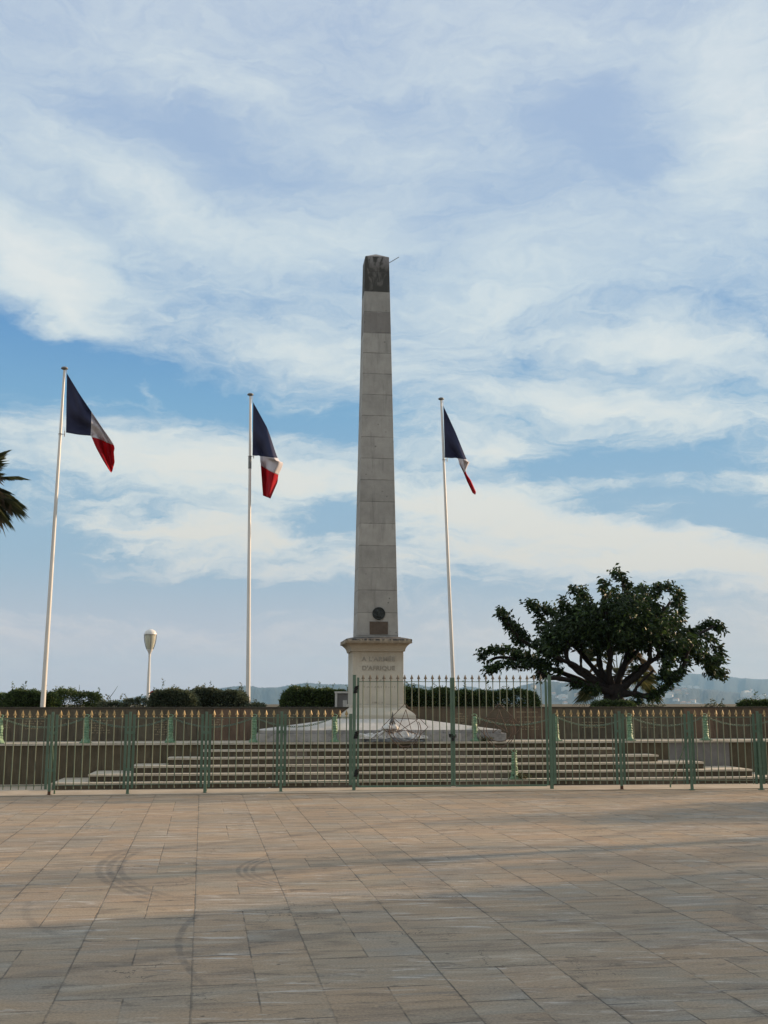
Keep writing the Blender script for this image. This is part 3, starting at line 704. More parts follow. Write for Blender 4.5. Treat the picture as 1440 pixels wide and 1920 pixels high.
# lettering
def text_mesh(body, size, center, mat, name, parent, depth=.006, width=None, weight=.0):
    cu = bpy.data.curves.new(name, 'FONT'); cu.body = body; cu.size = size; cu.align_x = 'CENTER'; cu.align_y = 'CENTER'; cu.extrude = depth; cu.offset = weight; cu.space_character = 1.08
    to = bpy.data.objects.new('tmp', cu); COL.objects.link(to); bpy.context.view_layer.update()
    me = bpy.data.meshes.new_from_object(to.evaluated_get(bpy.context.evaluated_depsgraph_get())); bpy.data.objects.remove(to)
    me.materials.clear(); me.materials.append(mat)
    if width:
        xs = [v.co.x for v in me.vertices]; s_ = width/(max(xs)-min(xs))
        for v in me.vertices: v.co.x *= s_
    Mt = Matrix.Translation(center-parent.location) @ Matrix.Rotation(YAW, 4, 'Z') @ Matrix.Rotation(rad(90), 4, 'X'); me.transform(Mt)
    o = bpy.data.objects.new(name, me); COL.objects.link(o); o.parent = parent; return o
text_mesh("A L'ARMÉE", .125, world(U(709.5, vf), vf-.003, yz(1236, vf)), M_letter, 'lettering', ob, .006, .70, .003)
text_mesh("D'AFRIQUE", .125, world(U(709.5, vf), vf-.003, yz(1253, vf)), M_letter, 'lettering', ob, .006, .68, .003)
# three rows of small cut marks, worn beyond reading
mb = MB(); r = random.Random(3)
for (y, a, b_) in ((1287.5, 681, 742), (1317, 698, 716), (1275, 706, 714)):
    uu = U(a, vf)
    while uu < U(b_, vf):
        lbox(mb, uu, uu+r.uniform(.008, .016), vf-.002, vf+.004, yz(y, vf)-.02, yz(y, vf)+.012*r.choice([-.5, 1, 1])); uu += r.choice([.022, .022, .03, .05])
rel(mb, 'small_lettering', M_letter, ob)
mb = MB(); pa = P(729.5, 493, 23.6); pb = P(748, 482, 23.6); mb.tube([pa-(pb-pa)*.3, pb], .008, 6); rel(mb, 'metal_rod', M_cap, ob)

# low carved mound in front of the plinth
mo = thing('stone_mound', world(U(738, .0), .05, ZT), 'low pale lumpy stone mound with a dark spike standing before the obelisk', 'sculpture')
def lump(mb, c, rx, ry, rz, seed, amp=.18, n=28, m_=12, half=True):
    r = random.Random(seed); ph = [(r.uniform(2, 7), r.uniform(2, 7), r.uniform(0, 6)) for _ in range(7)]
    vs = []; fs = []
    for j in range(m_+1):
        th = (math.pi/2 if half else math.pi)*j/m_
        for i in range(n):
            a = 2*math.pi*i/n; x, y, z = math.cos(a)*math.sin(th), math.sin(a)*math.sin(th), math.cos(th)
            q = 1+sum(math.sin(x*f1*1.6+y*f2+p)*amp/3 for f1, f2, p in ph)
            vs.append(MX.to_3x3() @ Vector((x*rx*q, y*ry*q, z*rz*q)) + Vector(c))
    for j in range(m_):
        for i in range(n): fs.append((j*n+i, (j+1)*n+i, (j+1)*n+(i+1) % n, j*n+(i+1) % n))
    mb.add(vs, fs, True)
M_mound = simple('pale lumpy stone', (.42, .41, .40), (.74, .73, .70), 9, .8, bump=1.0, bscale=22)
M_moundd = simple('blackened stone', (.045, .05, .052), (.16, .165, .165), 14, .85, bump=.8, bscale=30)
mb = MB(); lump(mb, world(U(738, -.0), .03, ZT+.001), .66, .15, .085, 4, .08, half=True); rel(mb, 'base_slab', M_moundd, mo)
mb = MB()
for i, (px, rx, rz) in enumerate([(700, .26, .10), (728, .24, .13), (755, .26, .12), (782, .2, .09), (740, .4, .10), (690, .16, .08), (720, .1, .15), (764, .12, .14)]):
    lump(mb, world(U(px, .03), .05+.01*i, ZT+.06), rx, .10, rz, 20+i, .35, 32, 10)
rel(mb, 'mound', M_mound, mo)
mb = MB(); lump(mb, world(U(733, .03), .09, yz(1366, 0)), .16, .10, .085, 41, .4, 24, 9, False); lump(mb, world(U(728, .03), .07, yz(1364, 0)), .09, .08, .06, 42, .3, 20, 8, False); rel(mb, 'upper_stone', M_mound, mo)
mb = MB(); c_ = world(U(736.5, .03), .07, 0)
for dx, y0, y1, w in ((0, 1360, 1334, .035), (-.03, 1364, 1340, .025), (.03, 1364, 1344, .02), (-.055, 1366, 1350, .02)):
    a = c_ + Vector((dx*1.6, 0, yz(y0, 0))); b_ = c_ + Vector((dx*.3, 0, yz(y1, 0))); mb.tube([a, a.lerp(b_, .3)+Vector((dx*.5, 0, 0)), a.lerp(b_, .7), b_], [w*.5, w*.75, w*.45, .003], 7)
rel(mb, 'spike', M_moundd, mo)
mb = MB()
for k in range(12):   # dark wire stems of an old spray lying over the mound
    a = world(U(736+random.uniform(-6, 6), .0), -.02, yz(1368, 0)); b_ = world(U(random.uniform(690, 800), 0), -.06, yz(random.uniform(1376, 1386), 0)); c2 = a.lerp(b_, .5)+Vector((0, 0, random.uniform(.02, .08)))
    mb.tube([a, c2, b_], .005, 5)
rel(mb, 'wire_stem', M_rust, mo)

# small white-framed slab in the garden
p = P(641, 1325, 24.6); st_ = thing('framed_stone', (p.x, 24.6, 1.38), 'small white framed grey stone panel in the garden left of the obelisk', 'stone panel')
mb = MB(); x0 = P(628.5, 1300, 24.6).x; x1 = P(672, 1300, 24.6).x; zt = zat(1296.5, 24.6)
mb.box(x0, x0+.05, 24.5, 24.7, 1.38, zt-.0401); mb.box(x1-.05, x1, 24.5, 24.7, 1.38, zt-.0401); mb.box(x0-.01, x1+.01, 24.49, 24.71, zt-.04, zt)
rel(mb, 'frame', M_plinth, st_)
mb = MB(); mb.box(x0+.052, x1-.052, 24.53, 24.68, 1.38, zt-.042); rel(mb, 'panel', M_repair, st_)
mb = MB(); q = P(643, 1313, 24.4); mb.box(q.x, q.x+.09, 24.38, 24.44, 1.38, q.z); tag(mb.build('white_box', M_plinth), 'small white block leaning before the framed grey panel beside the obelisk', 'block')

# ------------------------------------------------------------ fence
def yaw_of(a, b_): return math.atan2(b_.y-a.y, b_.x-a.x)
mb = MB(); mb.tube([(0, 0, .10), (0, 0, 1.31)], .0095, 8); bar_o = mb; 
def mesh_of(mb, name, mat):
    me = bpy.data.meshes.new(name); me.from_pydata(mb.v, [], mb.f); me.polygons.foreach_set('use_smooth', mb.smooth); me.materials.append(mat); return me
ME_bar = mesh_of(bar_o, 'bar', M_bar)
def spear(mat, nm):
    mb = MB(); mb.lathe([(.011, 0), (.017, .008), (.011, .018), (.010, .034)], n=10)
    vs = []
    for (w, t_, z) in ((.009, .009, .034), (.030, .012, .040), (.030, .013, .048), (.017, .010, .085), (.0015, .0015, .128)):
        vs += [(-w, 0, z), (0, -t_, z), (w, 0, z), (0, t_, z)]
    fs = [(3, 2, 1, 0)] + [(j*4+k, j*4+(k+1) % 4, (j+1)*4+(k+1) % 4, (j+1)*4+k) for j in range(4) for k in range(4)]
    mb.add(vs, fs); return mesh_of(mb, nm, mat)
ME_spear = spear(M_gold, 'spear_tip'); ME_spear2 = spear(M_tipg, 'spear_tip')
def flat(mb, x, w, t_, z0, z1): mb.box(x-w/2, x+w/2, -t_/2, t_/2, z0, z1)
mb = MB(); flat(mb, 0, .046, .012, .10, 1.357); ME_stile = mesh_of(mb, 'stile', M_green)
feet = {}
def foot(px, py, z=0):
    return G(px, py, z)
def panel(pa, pb, label):
    L = (pb-pa).length; a = yaw_of(pa, pb)
    t = thing('iron_fence', pa, label, 'fence', 'low green fence panels with gilded spear tips', a)
    for x in (.068, L-.068): inst(ME_stile, 'stile', t, (x, .012, 0))
    for (z, h) in ((1.296, .010), (.165, .012)):
        mb = MB(); mb.box(.092, L-.092, -.011, .013, z-h/2, z+h/2); mb.build('rail', M_bar if z < 1 else M_green, t)
    for k in range(1, 10):
        x = L*(.005+.099*k)
        b_ = inst(ME_bar, 'bar', t, (x, random.uniform(-.001, .001), 0), (random.uniform(-.006, .006), random.uniform(-.007, .007), random.uniform(0, 6)))
        s_ = inst(ME_spear, 'spear_tip', b_, (0, 0, 1.302)); s_.rotation_euler = (0, 0, -b_.rotation_euler.z+random.uniform(-.25, .25))
    return t
def post(p, a, label, strut=None, rusty=False):
    t = thing('fence_post', p, label, 'fence post', 'green posts of the low fence', a)
    mb = MB(); mb.box(-.023, .023, -.032, -.006, .07, 1.402); mb.box(-.0225, .0225, -.05, -.0325, .07, 1.38); mb.build('shaft', M_green, t, bevel=.003)
    mb = MB(); mb.box(-.024, .024, -.052, -.005, .0, .07); mb.box(-.045, .045, -.07, .02, 0, .012); mb.build('foot', M_rustfoot if rusty else M_green, t)
    for z in (1.045, .42):
        mb = MB(); mb.box(-.085, .085, -.0055, .0055, z-.025, z+.025); mb.build('clamp', M_green, t)
    if strut:
        mb = MB(); mb.tube([(0.0, 0, 1.0), (strut[0], strut[1], .05)], .011, 8); mb.tube([(strut[0], strut[1], 0), (strut[0], strut[1], .06)], .016, 8); mb.box(strut[0]-.03, strut[0]+.03, strut[1]-.03, strut[1]+.03, 0, .01)
        mb.build('rear_strut', M_green, t)
    return t
LP = [foot(-202, 1494), foot(-54, 1493), foot(92, 1491.5), foot(239, 1489.5), foot(383.5, 1487.3), foot(526, 1485)]
GL = foot(663.5, 1482.7); GR = foot(1035, 1480.3)
RP = [foot(1165.5, 1481), foot(1297, 1481), foot(1427, 1480.8), foot(1558, 1480.8)]
names_l = ['cut by the left edge of the photo', 'second from the left edge, between the two leftmost posts', 'third from the left edge, in front of the left end of the steps', 'just left of the gate side panel', 'touching the left gate post']
ptsL = LP[1:] + [GL]
pl = ['low green fence panel cut off by the left edge of the picture', 'low fence panel right of the leftmost post, before the left corner of the steps', 'low fence panel below the middle flagpole side, third panel from the left edge', 'low fence panel in front of the steps, next but one to the left gate post', 'low fence panel whose end touches the tall left gate post']
for i in range(5): panel(ptsL[i], ptsL[i+1], pl[i])
ptsR = [GR] + RP
pr = ['low fence panel starting at the tall right gate post', 'low fence panel between the first and second posts right of the gate', 'low fence panel before the grey wall patch, second post to last post on the right', 'low fence panel cut off by the right edge of the picture']
for i in range(4): panel(ptsR[i], ptsR[i+1], pr[i])
aL = yaw_of(LP[2], GL); aR = yaw_of(GR, RP[2])
post(LP[2], aL, 'leftmost green fence post with a rusty foot and a strut behind', (.07, .16), True)
post(LP[3], aL, 'green fence post second from the left, right of the lamp', None)
post(LP[4], aL, 'green fence post third from the left, before the pale stone steps', (.03, .2))
post(LP[5], aL, 'green fence post next left of the tall gate', None)
post(RP[0], aR, 'green fence post with brown rusted foot, first right of the gate', None, True)
post(RP[1], aR, 'green fence post with slanting rear strut, second right of the gate', (-.28, .42))
post(RP[2], aR, 'rightmost green fence post with a dark sheet below', None)
mb = MB(); mb.box(-.075, .14, .022, .026, .26, .86)
t = thing('metal_sheet', RP[2], 'green metal sheet fixed behind the rightmost fence post', 'metal sheet', None, aR); mb.build('sheet', M_green, t)

# gate
def gate_post(p, a, label, w=.058):
    t = thing('gate_post', p, label, 'gate post', 'tall green gate posts', a)
    mb = MB(); mb.box(-w/2, w/2, -w/2, w/2, .0, 2.05); mb.build('shaft', M_green, t, bevel=.004)
    mb = MB(); mb.box(-w/2-.003, w/2+.003, -w/2-.003, w/2+.003, 2.051, 2.057); mb.build('cap', M_green, t)
    return t
aG = yaw_of(GL, GR)
gpl = gate_post(GL, aG, 'tall green gate post left of the gate, before the obelisk')
gpr = gate_post(GR, aG, 'tall green gate post right of the gate, near the tree')
mb = MB(); mb.box(-.085, -.035, -.02, .012, .10, 1.36); mb.build('side_flat', M_green, gpl)
mb = MB(); mb.box(.034, .075, -.02, .012, .10, 1.34); mb.build('side_flat', M_green, gpr)
GLEN = (GR-GL).length
def leaf(x0, x1, ctr, label, star_rot, hinge_left):
    t = thing('gate_leaf', GL + Vector((math.cos(aG), math.sin(aG), 0))*x0, label, 'gate', 'two leaves of the green gate', aG)
    w = x1-x0
    for x, ww in ((.02, .04), (w-.02, .04)):
        mb = MB(); flat(mb, x, ww, .03, .075, 2.01); mb.build('stile', M_green, t, bevel=.003)
    mb = MB(); mb.box(.04, w-.04, -.006, .006, 1.930, 1.942); mb.build('rail', M_green, t)
    mb = MB(); mb.box(.04, w-.04, -.006, .006, .168, .180); mb.build('rail', M_green, t)
    mb = MB(); mb.box(.04, w-.04, -.015, .015, .06, .090); mb.build('rail', M_green, t, bevel=.002)
    cz = 1.12; Rd = .42
    for k in range(13):
        x = .04 + (w-.08)*(k+.55)/13.1
        g = Rd-abs(x-ctr)
        segs = [(.085, 1.955)] if g <= 0.01 else [(.085, cz-g), (cz+g, 1.955)]
        mb = MB()
        for (a, b_) in segs: mb.tube([(x, 0, a), (x, 0, b_)], .0088, 8)
        bb = mb.build('bar', M_bar, t); s_ = inst(ME_spear2, 'spear_tip', bb, (x, 0, 1.945)); s_.scale = (1, 1, .95)
    mb = MB(); q = [(ctr, 0, cz+Rd), (ctr+Rd, 0, cz), (ctr, 0, cz-Rd), (ctr-Rd, 0, cz)]
    for i in range(4): mb.tube([q[i], q[(i+1) % 4]], .006, 6)
    em = mb.build('emblem_frame', M_rust, t)
    sc = Vector((ctr, 0, 1.20)); Rs = .232
    pt = [sc + Vector((math.sin(2*math.pi*k/5+star_rot)*Rs*1.02, -.01, math.cos(2*math.pi*k/5+star_rot)*Rs)) for k in range(5)]
    mb = MB()
    for k in range(5): mb.tube([pt[k], pt[(k+2) % 5]], .0065, 6)
    mb.build('star', M_rust, em)
    mb = MB(); mb.torus((ctr, .008, 1.06), .29, .008, (1, 0, 0), (0, 0, 1), 40, 6, rad(-212), rad(32)); mb.torus((ctr, .008, 1.10), .245, .007, (1, 0, 0), (0, 0, 1), 40, 6, rad(-212), rad(32)); mb.build('crescent', M_rust, em)
    return t
c1 = (759-663.5)/(1035-663.5)*GLEN; cm = (848.8-663.5)/(1035-663.5)*GLEN; c2 = (937.5-663.5)/(1035-663.5)*GLEN
lf = leaf(.05, cm-.002, c1-.05, 'left leaf of the tall green gate with rusty star and crescent', .06, True)
rf = leaf(cm+.002, GLEN-.05, c2-cm, 'right leaf of the tall green gate with rusty star and crescent', -.03, False)
# wraps at the hinges, chain at the meeting stiles
for (px, py, nm) in ((667, 1293, 'highest of the three black rubber hinge wraps on the left gate post'), (667.5, 1378, 'middle one of the three black rubber hinge wraps on the left gate post'), (667.5, 1449, 'lowest of the three black rubber hinge wraps on the left gate post')):
    c_ = P(px, py, GL.y); mb = MB(); r = random.Random(int(py))
    for k in range(7):
        z0 = -.055+.018*k; mb.torus((c_.x+(.002*k-.006)*2, c_.y, c_.z+z0), .036, .011, (1, 0, r.uniform(.0, .5)), (0, 1, 0), 14, 6)
    tag(mb.build('rubber_wrap', M_black), nm, 'rubber wrap', 'black rubber wraps on the left gate post')
c_ = GL + Vector((math.cos(aG), math.sin(aG), 0))*cm; zc = zat(1381, c_.y)
t = thing('padlock_and_chain', (c_.x, c_.y, zc), 'black padlock and chain joining the two gate leaves', 'padlock')
mb = MB()
for k in range(9):
    a = 2*math.pi*k/9; cc = Vector((math.cos(a)*.058, math.sin(a)*.035, .01+.02*math.sin(a*2))); tn_ = Vector((-math.sin(a), math.cos(a)*.6, .2)).normalized()
    sd = tn_.orthogonal().normalized() if k % 2 else Vector((0, 0, 1)); mb.torus(cc, .02, .006, tn_, sd, 10, 5, sx=1.2, sy=.7)
mb.build('chain', M_black, t)
mb = MB(); mb.box(-.026, .02, -.075, -.045, -.075, -.02); mb.torus((-.003, -.06, -.02), .016, .005, (1, 0, 0), (0, 0, 1), 12, 6); mb.build('padlock', M_black, t, bevel=.004)
mb = MB(); mb.box(-.075, -.035, -.05, -.03, .0, .05); mb.build('lock_case', M_black, t)

# ------------------------------------------------------------ bollards and chains
def leafrel(a, z): return .17*math.sin(a*4+math.floor(z*22)*1.2)*abs(math.sin(z*70)) + .05*math.sin(a*8)
mb = MB(); prof = [(.088, .012), (.088, .028), (.075, .04), (.070, .06), (.060, .075), (.063, .09), (.062, .10)]
prof += [(.058-.004*i/12+.006*math.sin(i*1.6), .11+.012*i) for i in range(13)] + [(.052, .262), (.061, .27), (.061, .28), (.048, .29)]
prof += [(.052-.005*i/10+.006*math.sin(i*1.7), .30+.014*i) for i in range(11)] + [(.046, .452), (.050, .462), (.046, .475), (.036, .485), (.02, .492)]
mb.lathe(prof, n=28, flute=leafrel); mb.box(-.095, .095, -.095, .095, 0, .0135); ME_b = mesh_of(mb, 'column', M_bol)
mb = MB(); mb.torus((0, 0, .515), .042, .009, (1, 0, 0), (0, .6, .8), 16, 7, sx=1.2, sy=.8); mb.tube([(-.012, 0, .47), (0, 0, .5)], .012, 6); ME_ring = mesh_of(mb, 'chain_ring', M_bol)
def bollard(loc, label, s=1.0, grp='green cast iron bollards along the terrace edge'):
    t = thing('bollard', loc, label, 'bollard', grp, random.uniform(-.3, .3)+YAW); t.scale = (s, s, s)
    inst(ME_b, 'column', t); inst(ME_ring, 'chain_ring', t); return t
bx = [3, 164, 321, 477.5, 628]; bxr = [889, 1041, 1178.5, 1320, 1462]
bl = ['green bollard on the terrace cut by the left edge', 'green bollard on the terrace left of the lamp, second from the left', 'green bollard on the terrace right of the lamp, third from the left', 'green bollard on the terrace just left of the pale plinth, under the middle flagpole', 'green bollard on the terrace before the pale plinth left of the gate post']
br = ['green bollard seen through the gate at the right end of the plinth', 'green bollard half hidden behind the right gate post', 'green bollard below the tree trunk beside the first right fence post', 'green bollard at the right above the grey wall patch', 'green bollard beyond the right edge']
bpL = [world(U(x, .10), .10, ZT+.001) for x in bx]; bpR = [world(U(x, .10), .10, ZT+.001) for x in bxr]
for p, l in zip(bpL, bl): bollard(p, l)
for p, l in zip(bpR, br): bollard(p, l, 1.0)
def chain(a, b_, sag, label):
    a = a+Vector((0, 0, .49)); b_ = b_+Vector((0, 0, .49)); mb = MB(); n = int((b_-a).length/.042); r = random.Random(n)
    pts = [a.lerp(b_, i/n) - Vector((0, 0, sag*4*(i/n)*(1-i/n))) for i in range(n+1)]
    for i in range(n):
        c_ = (pts[i]+pts[i+1])/2; tt = (pts[i+1]-pts[i]).normalized(); up = Vector((0, 0, 1)); s1 = tt.cross(up).normalized(); s2 = tt.cross(s1)
        ang = rad(45 if i % 2 else -45)+r.uniform(-.2, .2); q = s1*math.cos(ang)+s2*math.sin(ang)
        mb.torus(c_, .0285, .0062, tt, q, 10, 5, sx=1.0, sy=.62)
    o = MB.build(mb, 'chain', M_chain); tag(o, label, 'chain', 'chains swagged between the bollards')
cl = ['green chain sagging between the two leftmost bollards', 'green chain hanging between second and third bollards from the left', 'green chain hanging between the third bollard and the one left of the plinth', 'dark green chain crossing before the left end of the pale plinth']
for i in range(4): chain(bpL[i], bpL[i+1], .19 if i < 3 else .19, cl[i])
cr = ['green chain seen through the gate behind the right rusty star', 'green chain between the right gate post bollard and the one under the tree', 'green chain between the two bollards at the right', 'green chain cut by the right edge of the picture']
for i in range(4): chain(bpR[i], bpR[i+1], .19 if i else .17, cr[i])
# single bollard standing on the steps
p5 = world(U(962, -1.3), -1.30, RZ+.001); bollard(p5, 'single green bollard standing on the lowest step behind the gate', 1.0, None)
def dried(center, label, n, sp, seed, mats):
    r = np.random.default_rng(seed); t = thing('dried_wreath', center, label, 'wreath')
    pts = np.array(center)+r.normal(size=(n, 3))*np.array([sp, sp*.4, .03])+np.array([0, 0, .03]); pts[:, 2] = np.maximum(pts[:, 2], center[2]+.006)
    d = r.normal(size=(n, 3)); d[:, 2] = abs(d[:, 2])*.6
    leaf_mesh('leaves', pts, d, .07, .025, mats, t, center)
    mb = MB()
    for k in range(5):
        a = Vector((r.uniform(-sp, sp), r.uniform(-.05, .05), .01)); b_ = Vector((r.uniform(-sp, sp)*1.3, r.uniform(-.06, .06), r.uniform(.02, .12))); mb.tube([a, (a+b_)/2+Vector((0, 0, .04)), b_], .004, 5)
    mb.build('stems', M_palmdry, t)
dried(p5+Vector((.09, -.03, 0)), 'dried leafy wreath lying at the foot of the bollard on the lowest step', 130, .10, 1, M_palm)
dried(world(U(908, .05), .05, ZT+.001), 'small green plant remains beside the bollard at the right end of the plinth', 110, .07, 2, M_palm)
mb = MB()
for k in range(12):   # rope wound round the bollard on the step
    a = k*1.05; mb.tube([p5+Vector((.066*math.cos(a), .066*math.sin(a), .32-.025*k)), p5+Vector((.07*math.cos(a+.55), .07*math.sin(a+.55), .31-.025*k)), p5+Vector((.072*math.cos(a+1.05), .072*math.sin(a+1.05), .295-.025*k))], .005, 5)
tag(mb.build('rope', M_bol), 'thin rope wound round the bollard on the lowest step', 'rope')

# ------------------------------------------------------------ flagpoles and flags
def flagpole(base, top, Y, label, y_bracket, dark=None):
    a = P(*base, Y); b_ = P(*top, Y); d = (b_-a); a2 = a - d*((a.z-1.38)/d.z)
    t = thing('flagpole', a2, label, 'flagpole', 'three white flagpoles behind the memorial wall')
    mb = MB(); n = 12; mb.tube([a2.lerp(b_, i/n)-a2 for i in range(n+1)], [.058-.030*(i/n) for i in range(n+1)], 14); mb.build('pole', M_pole, t)
    mb = MB(); mb.lathe([(.030, -.03), (.034, -.01), (.076, 0), (.084, .014), (.074, .035), (.04, .055), (.01, .062)], tuple(b_-a2), 18); mb.build('cap', M_cap, t)
    f = (base[1]-y_bracket)/(base[1]-top[1]); c_ = a.lerp(b_, f)-a2
    mb = MB(); mb.torus(c_, .045, .006, (1, 0, 0), (0, 1, 0), 16, 5); mb.tube([c_+Vector((.04, 0, 0)), c_+Vector((.09, 0, .0)), c_+Vector((.095, 0, -.05))], .007, 6); mb.tube([c_+Vector((.10, 0, -.06)), c_+Vector((.10, 0, .08))], .009, 6); mb.build('bracket', M_cap, t)
    mb = MB(); q = b_-a2; mb.tube([q+Vector((.05, 0, -.02)), q+Vector((.055, 0, -.10))], .006, 5); mb.tube([q+Vector((.055, 0, -.10)), q+Vector((.06, 0, -.22))], .0035, 5); mb.tube([c_+Vector((.095, 0, .08)), c_+Vector((.085, 0, .16))], .003, 5); mb.build('halyard', M_cap, t)
    if dark:
        f0 = (base[1]-dark[0])/(base[1]-top[1]); f1 = (base[1]-dark[1])/(base[1]-top[1]); A = a.lerp(b_, f0)-a2; B = a.lerp(b_, f1)-a2
        mb = MB(); mb.tube([A, B], [.043, .042], 14); mb.build('dark_sleeve', M_cap, t)
flagpole((82, 1296), (121, 692), 25.0, 'white flagpole at the left, leaning right at its top', 819)
flagpole((465, 1316), (469.5, 741), 27.7, 'white flagpole in the middle, with a dark sleeve below its flag', 860, (884, 860))
flagpole((849, 1262), (827, 749), 30.0, 'white flagpole right of the obelisk, leaning left at its top', 866)
def cloth(name, c1, c2, tr):
    m, N, b = new_mat(name); n = N.noise(worldco(N), 1.6, 3, .5); col = N.mix(n, c1, c2); N.l.new(col, b.inputs['Base Color']); b.inputs['Roughness'].default_value = .8; b.inputs['Specular IOR Level'].default_value = .15
    tl = N.node('ShaderNodeBsdfTranslucent', {'Color': col}); mx = N.node('ShaderNodeMixShader', {0: tr, 1: b.outputs[0], 2: tl.outputs[0]}); N.l.new(mx.outputs[0], m.node_tree.nodes['Material Output'].inputs[0]); return m
M_fb = cloth('navy cloth', (.034, .038, .078), (.046, .050, .100), .2); M_fw = cloth('white cloth', (.60, .58, .63), (.66, .64, .69), .15); M_fr = cloth('red cloth', (.42, .010, .022), (.55, .018, .030), .35)
def flag(grid, Y, label, folds, fold_amp, seed):
    """grid: {s: [(px,py,dY)...]} with rows from the upper edge to the lower edge"""
    ss = sorted(grid); nt = 28; ns = 54; r = random.Random(seed)
    def cr(p0, p1, p2, p3, t): return .5*((2*p1)+(-p0+p2)*t+(2*p0-5*p1+4*p2-p3)*t*t+(-p0+3*p1-3*p2+p3)*t**3)
    def row(pts, t):
        n = len(pts)-1; x = t*n; i = min(int(x), n-1); f = x-i; g = lambda k: Vector(pts[max(0, min(n, k))]); return cr(g(i-1), g(i), g(i+1), g(i+2), f)
    def at(s, t):
        i = max(k for k in range(len(ss)) if ss[k] <= s+1e-9); i = min(i, len(ss)-2); f = (s-ss[i])/(ss[i+1]-ss[i])
        g = lambda k: row(grid[ss[max(0, min(len(ss)-1, k))]], t); return cr(g(i-1), g(i), g(i+1), g(i+2), f) if 0 < i < len(ss)-2 else g(i).lerp(g(i+1), f)
    org = P(*grid[0][0][:2], Y); t0 = thing('flag', org, label, 'flag', 'three tricolour flags hanging limp from the poles')
    V = {}
    for i in range(ns+1):
        s = i/ns
        for j in range(nt+1):
            t = j/nt; q = at(s, t); am = fold_amp*min(1, s*3.2)
            dy = q.z + am*(math.sin(2*math.pi*(folds*t+.25*s+.1*seed)) + .45*math.sin(2*math.pi*(folds*1.7*t-.6*s+.3*seed)))
            dy -= .9*max(0.0, min(1.0, 3*s)-t-.04)*(1 if s < .34 else max(.3, 1-(s-.34)*1.5))
            w = P(q.x, q.y, Y+dy); V[i, j] = w - org
    for k, (nm, mt) in enumerate((('blue_band', M_fb), ('white_band', M_fw), ('red_band', M_fr))):
        i0, i1 = k*ns//3, (k+1)*ns//3; mb = MB(); idx = {}; vs = []; fs = []
        for i in range(i0, i1+1):
            for j in range(nt+1): idx[i, j] = len(vs); vs.append(V[i, j])
        for i in range(i0, i1):
            for j in range(nt): fs.append((idx[i, j], idx[i, j+1], idx[i+1, j+1], idx[i+1, j]))
        mb.add(vs, fs, True); mb.build(nm, mt, t0, solid=.003)
T3 = 1/3
flag({0: [(125.5, 700, 0), (125, 728, 0), (124.5, 755, 0), (124.2, 783, 0), (123.8, 811, 0)],
      T3*.5: [(148, 737, .1), (147.5, 757, -.1), (147, 777, -.2), (146.8, 796, -.05), (146.5, 815, 0)],
      T3: [(171.5, 772, .2), (171.3, 780, .35), (171, 792, -.1), (170.7, 805, -.15), (170, 817, 0)],
      T3*1.5: [(191, 801, .15), (188, 803, .3), (182, 808, 0), (176, 814, -.1), (171, 818, 0)],
      2*T3: [(213, 834, .1), (203, 831, .3), (193, 826, .1), (182, 822, -.15), (172, 820, 0)],
      2.5*T3: [(213.5, 849, .1), (206, 851, .3), (198, 850, .1), (190, 846, -.1), (181, 841, 0)],
      1: [(215, 866, .1), (212.5, 876, .3), (210, 884, .1), (206.5, 884, -.1), (193, 863, 0)]}, 25.0, 'tricolour flag on the left pole, its white and red hanging out to the right', 1.6, .12, 1)
flag({0: [(474.6, 754, 0), (474.2, 779, 0), (474, 804, 0), (473.7, 829, 0), (473.4, 854, 0)],
      T3*.5: [(500, 800, .1), (497, 813, -.15), (492, 826, -.25), (486, 840, -.05), (480, 854.5, 0)],
      T3: [(520.5, 858.5, .1), (512, 858, -.15), (504, 857, -.3), (496, 856, -.1), (487, 855, 0)],
      T3*1.5: [(530.5, 869, .1), (521, 867, -.1), (510, 866, -.3), (499, 865, -.1), (488, 864, 0)],
      2*T3: [(522, 891, .1), (514, 887, -.1), (505, 882.5, -.3), (497, 878, .1), (489, 873, 0)],
      2.5*T3: [(519.5, 906, .1), (511, 906, -.1), (503, 905, -.3), (497, 903, .15), (491, 901, 0)],
      1: [(507, 935, .1), (504, 933.5, -.1), (500, 932, -.2), (496.5, 930.5, .1), (493, 929, 0)]}, 27.7, 'tricolour flag on the middle pole, folded with its red end hanging straight down', 1.4, .11, 2)
flag({0: [(831.3, 761, 0), (832, 785, 0), (832.7, 809, 0), (833.5, 834, 0), (834.2, 858, 0)],
      T3*.5: [(853, 808, .1), (852, 821, -.15), (850, 834, -.25), (848, 847, -.05), (846, 859, 0)],
      T3: [(874.8, 861, .1), (871, 861, -.15), (867, 860.5, -.3), (862, 860, -.1), (857.8, 859.5, 0)],
      T3*1.5: [(880, 866.5, .1), (875, 868, -.1), (869, 870, -.3), (865, 871, -.1), (861.5, 871, 0)],
      2*T3: [(873.5, 884, .1), (872.5, 884.8, -.1), (871.5, 885.6, -.3), (870.3, 886, .1), (869, 886, 0)],
      2.5*T3: [(883.5, 902, .1), (882, 903, -.1), (880.5, 904, -.3), (878.5, 904.8, .15), (876.8, 905, 0)],
      1: [(892.3, 922, .1), (892, 925, -.1), (891, 927.3, -.2), (888.5, 926, .1), (886, 924, 0)]}, 30.0, 'tricolour flag on the right pole, only a thin red strip trailing from it', 1.3, .09, 3)

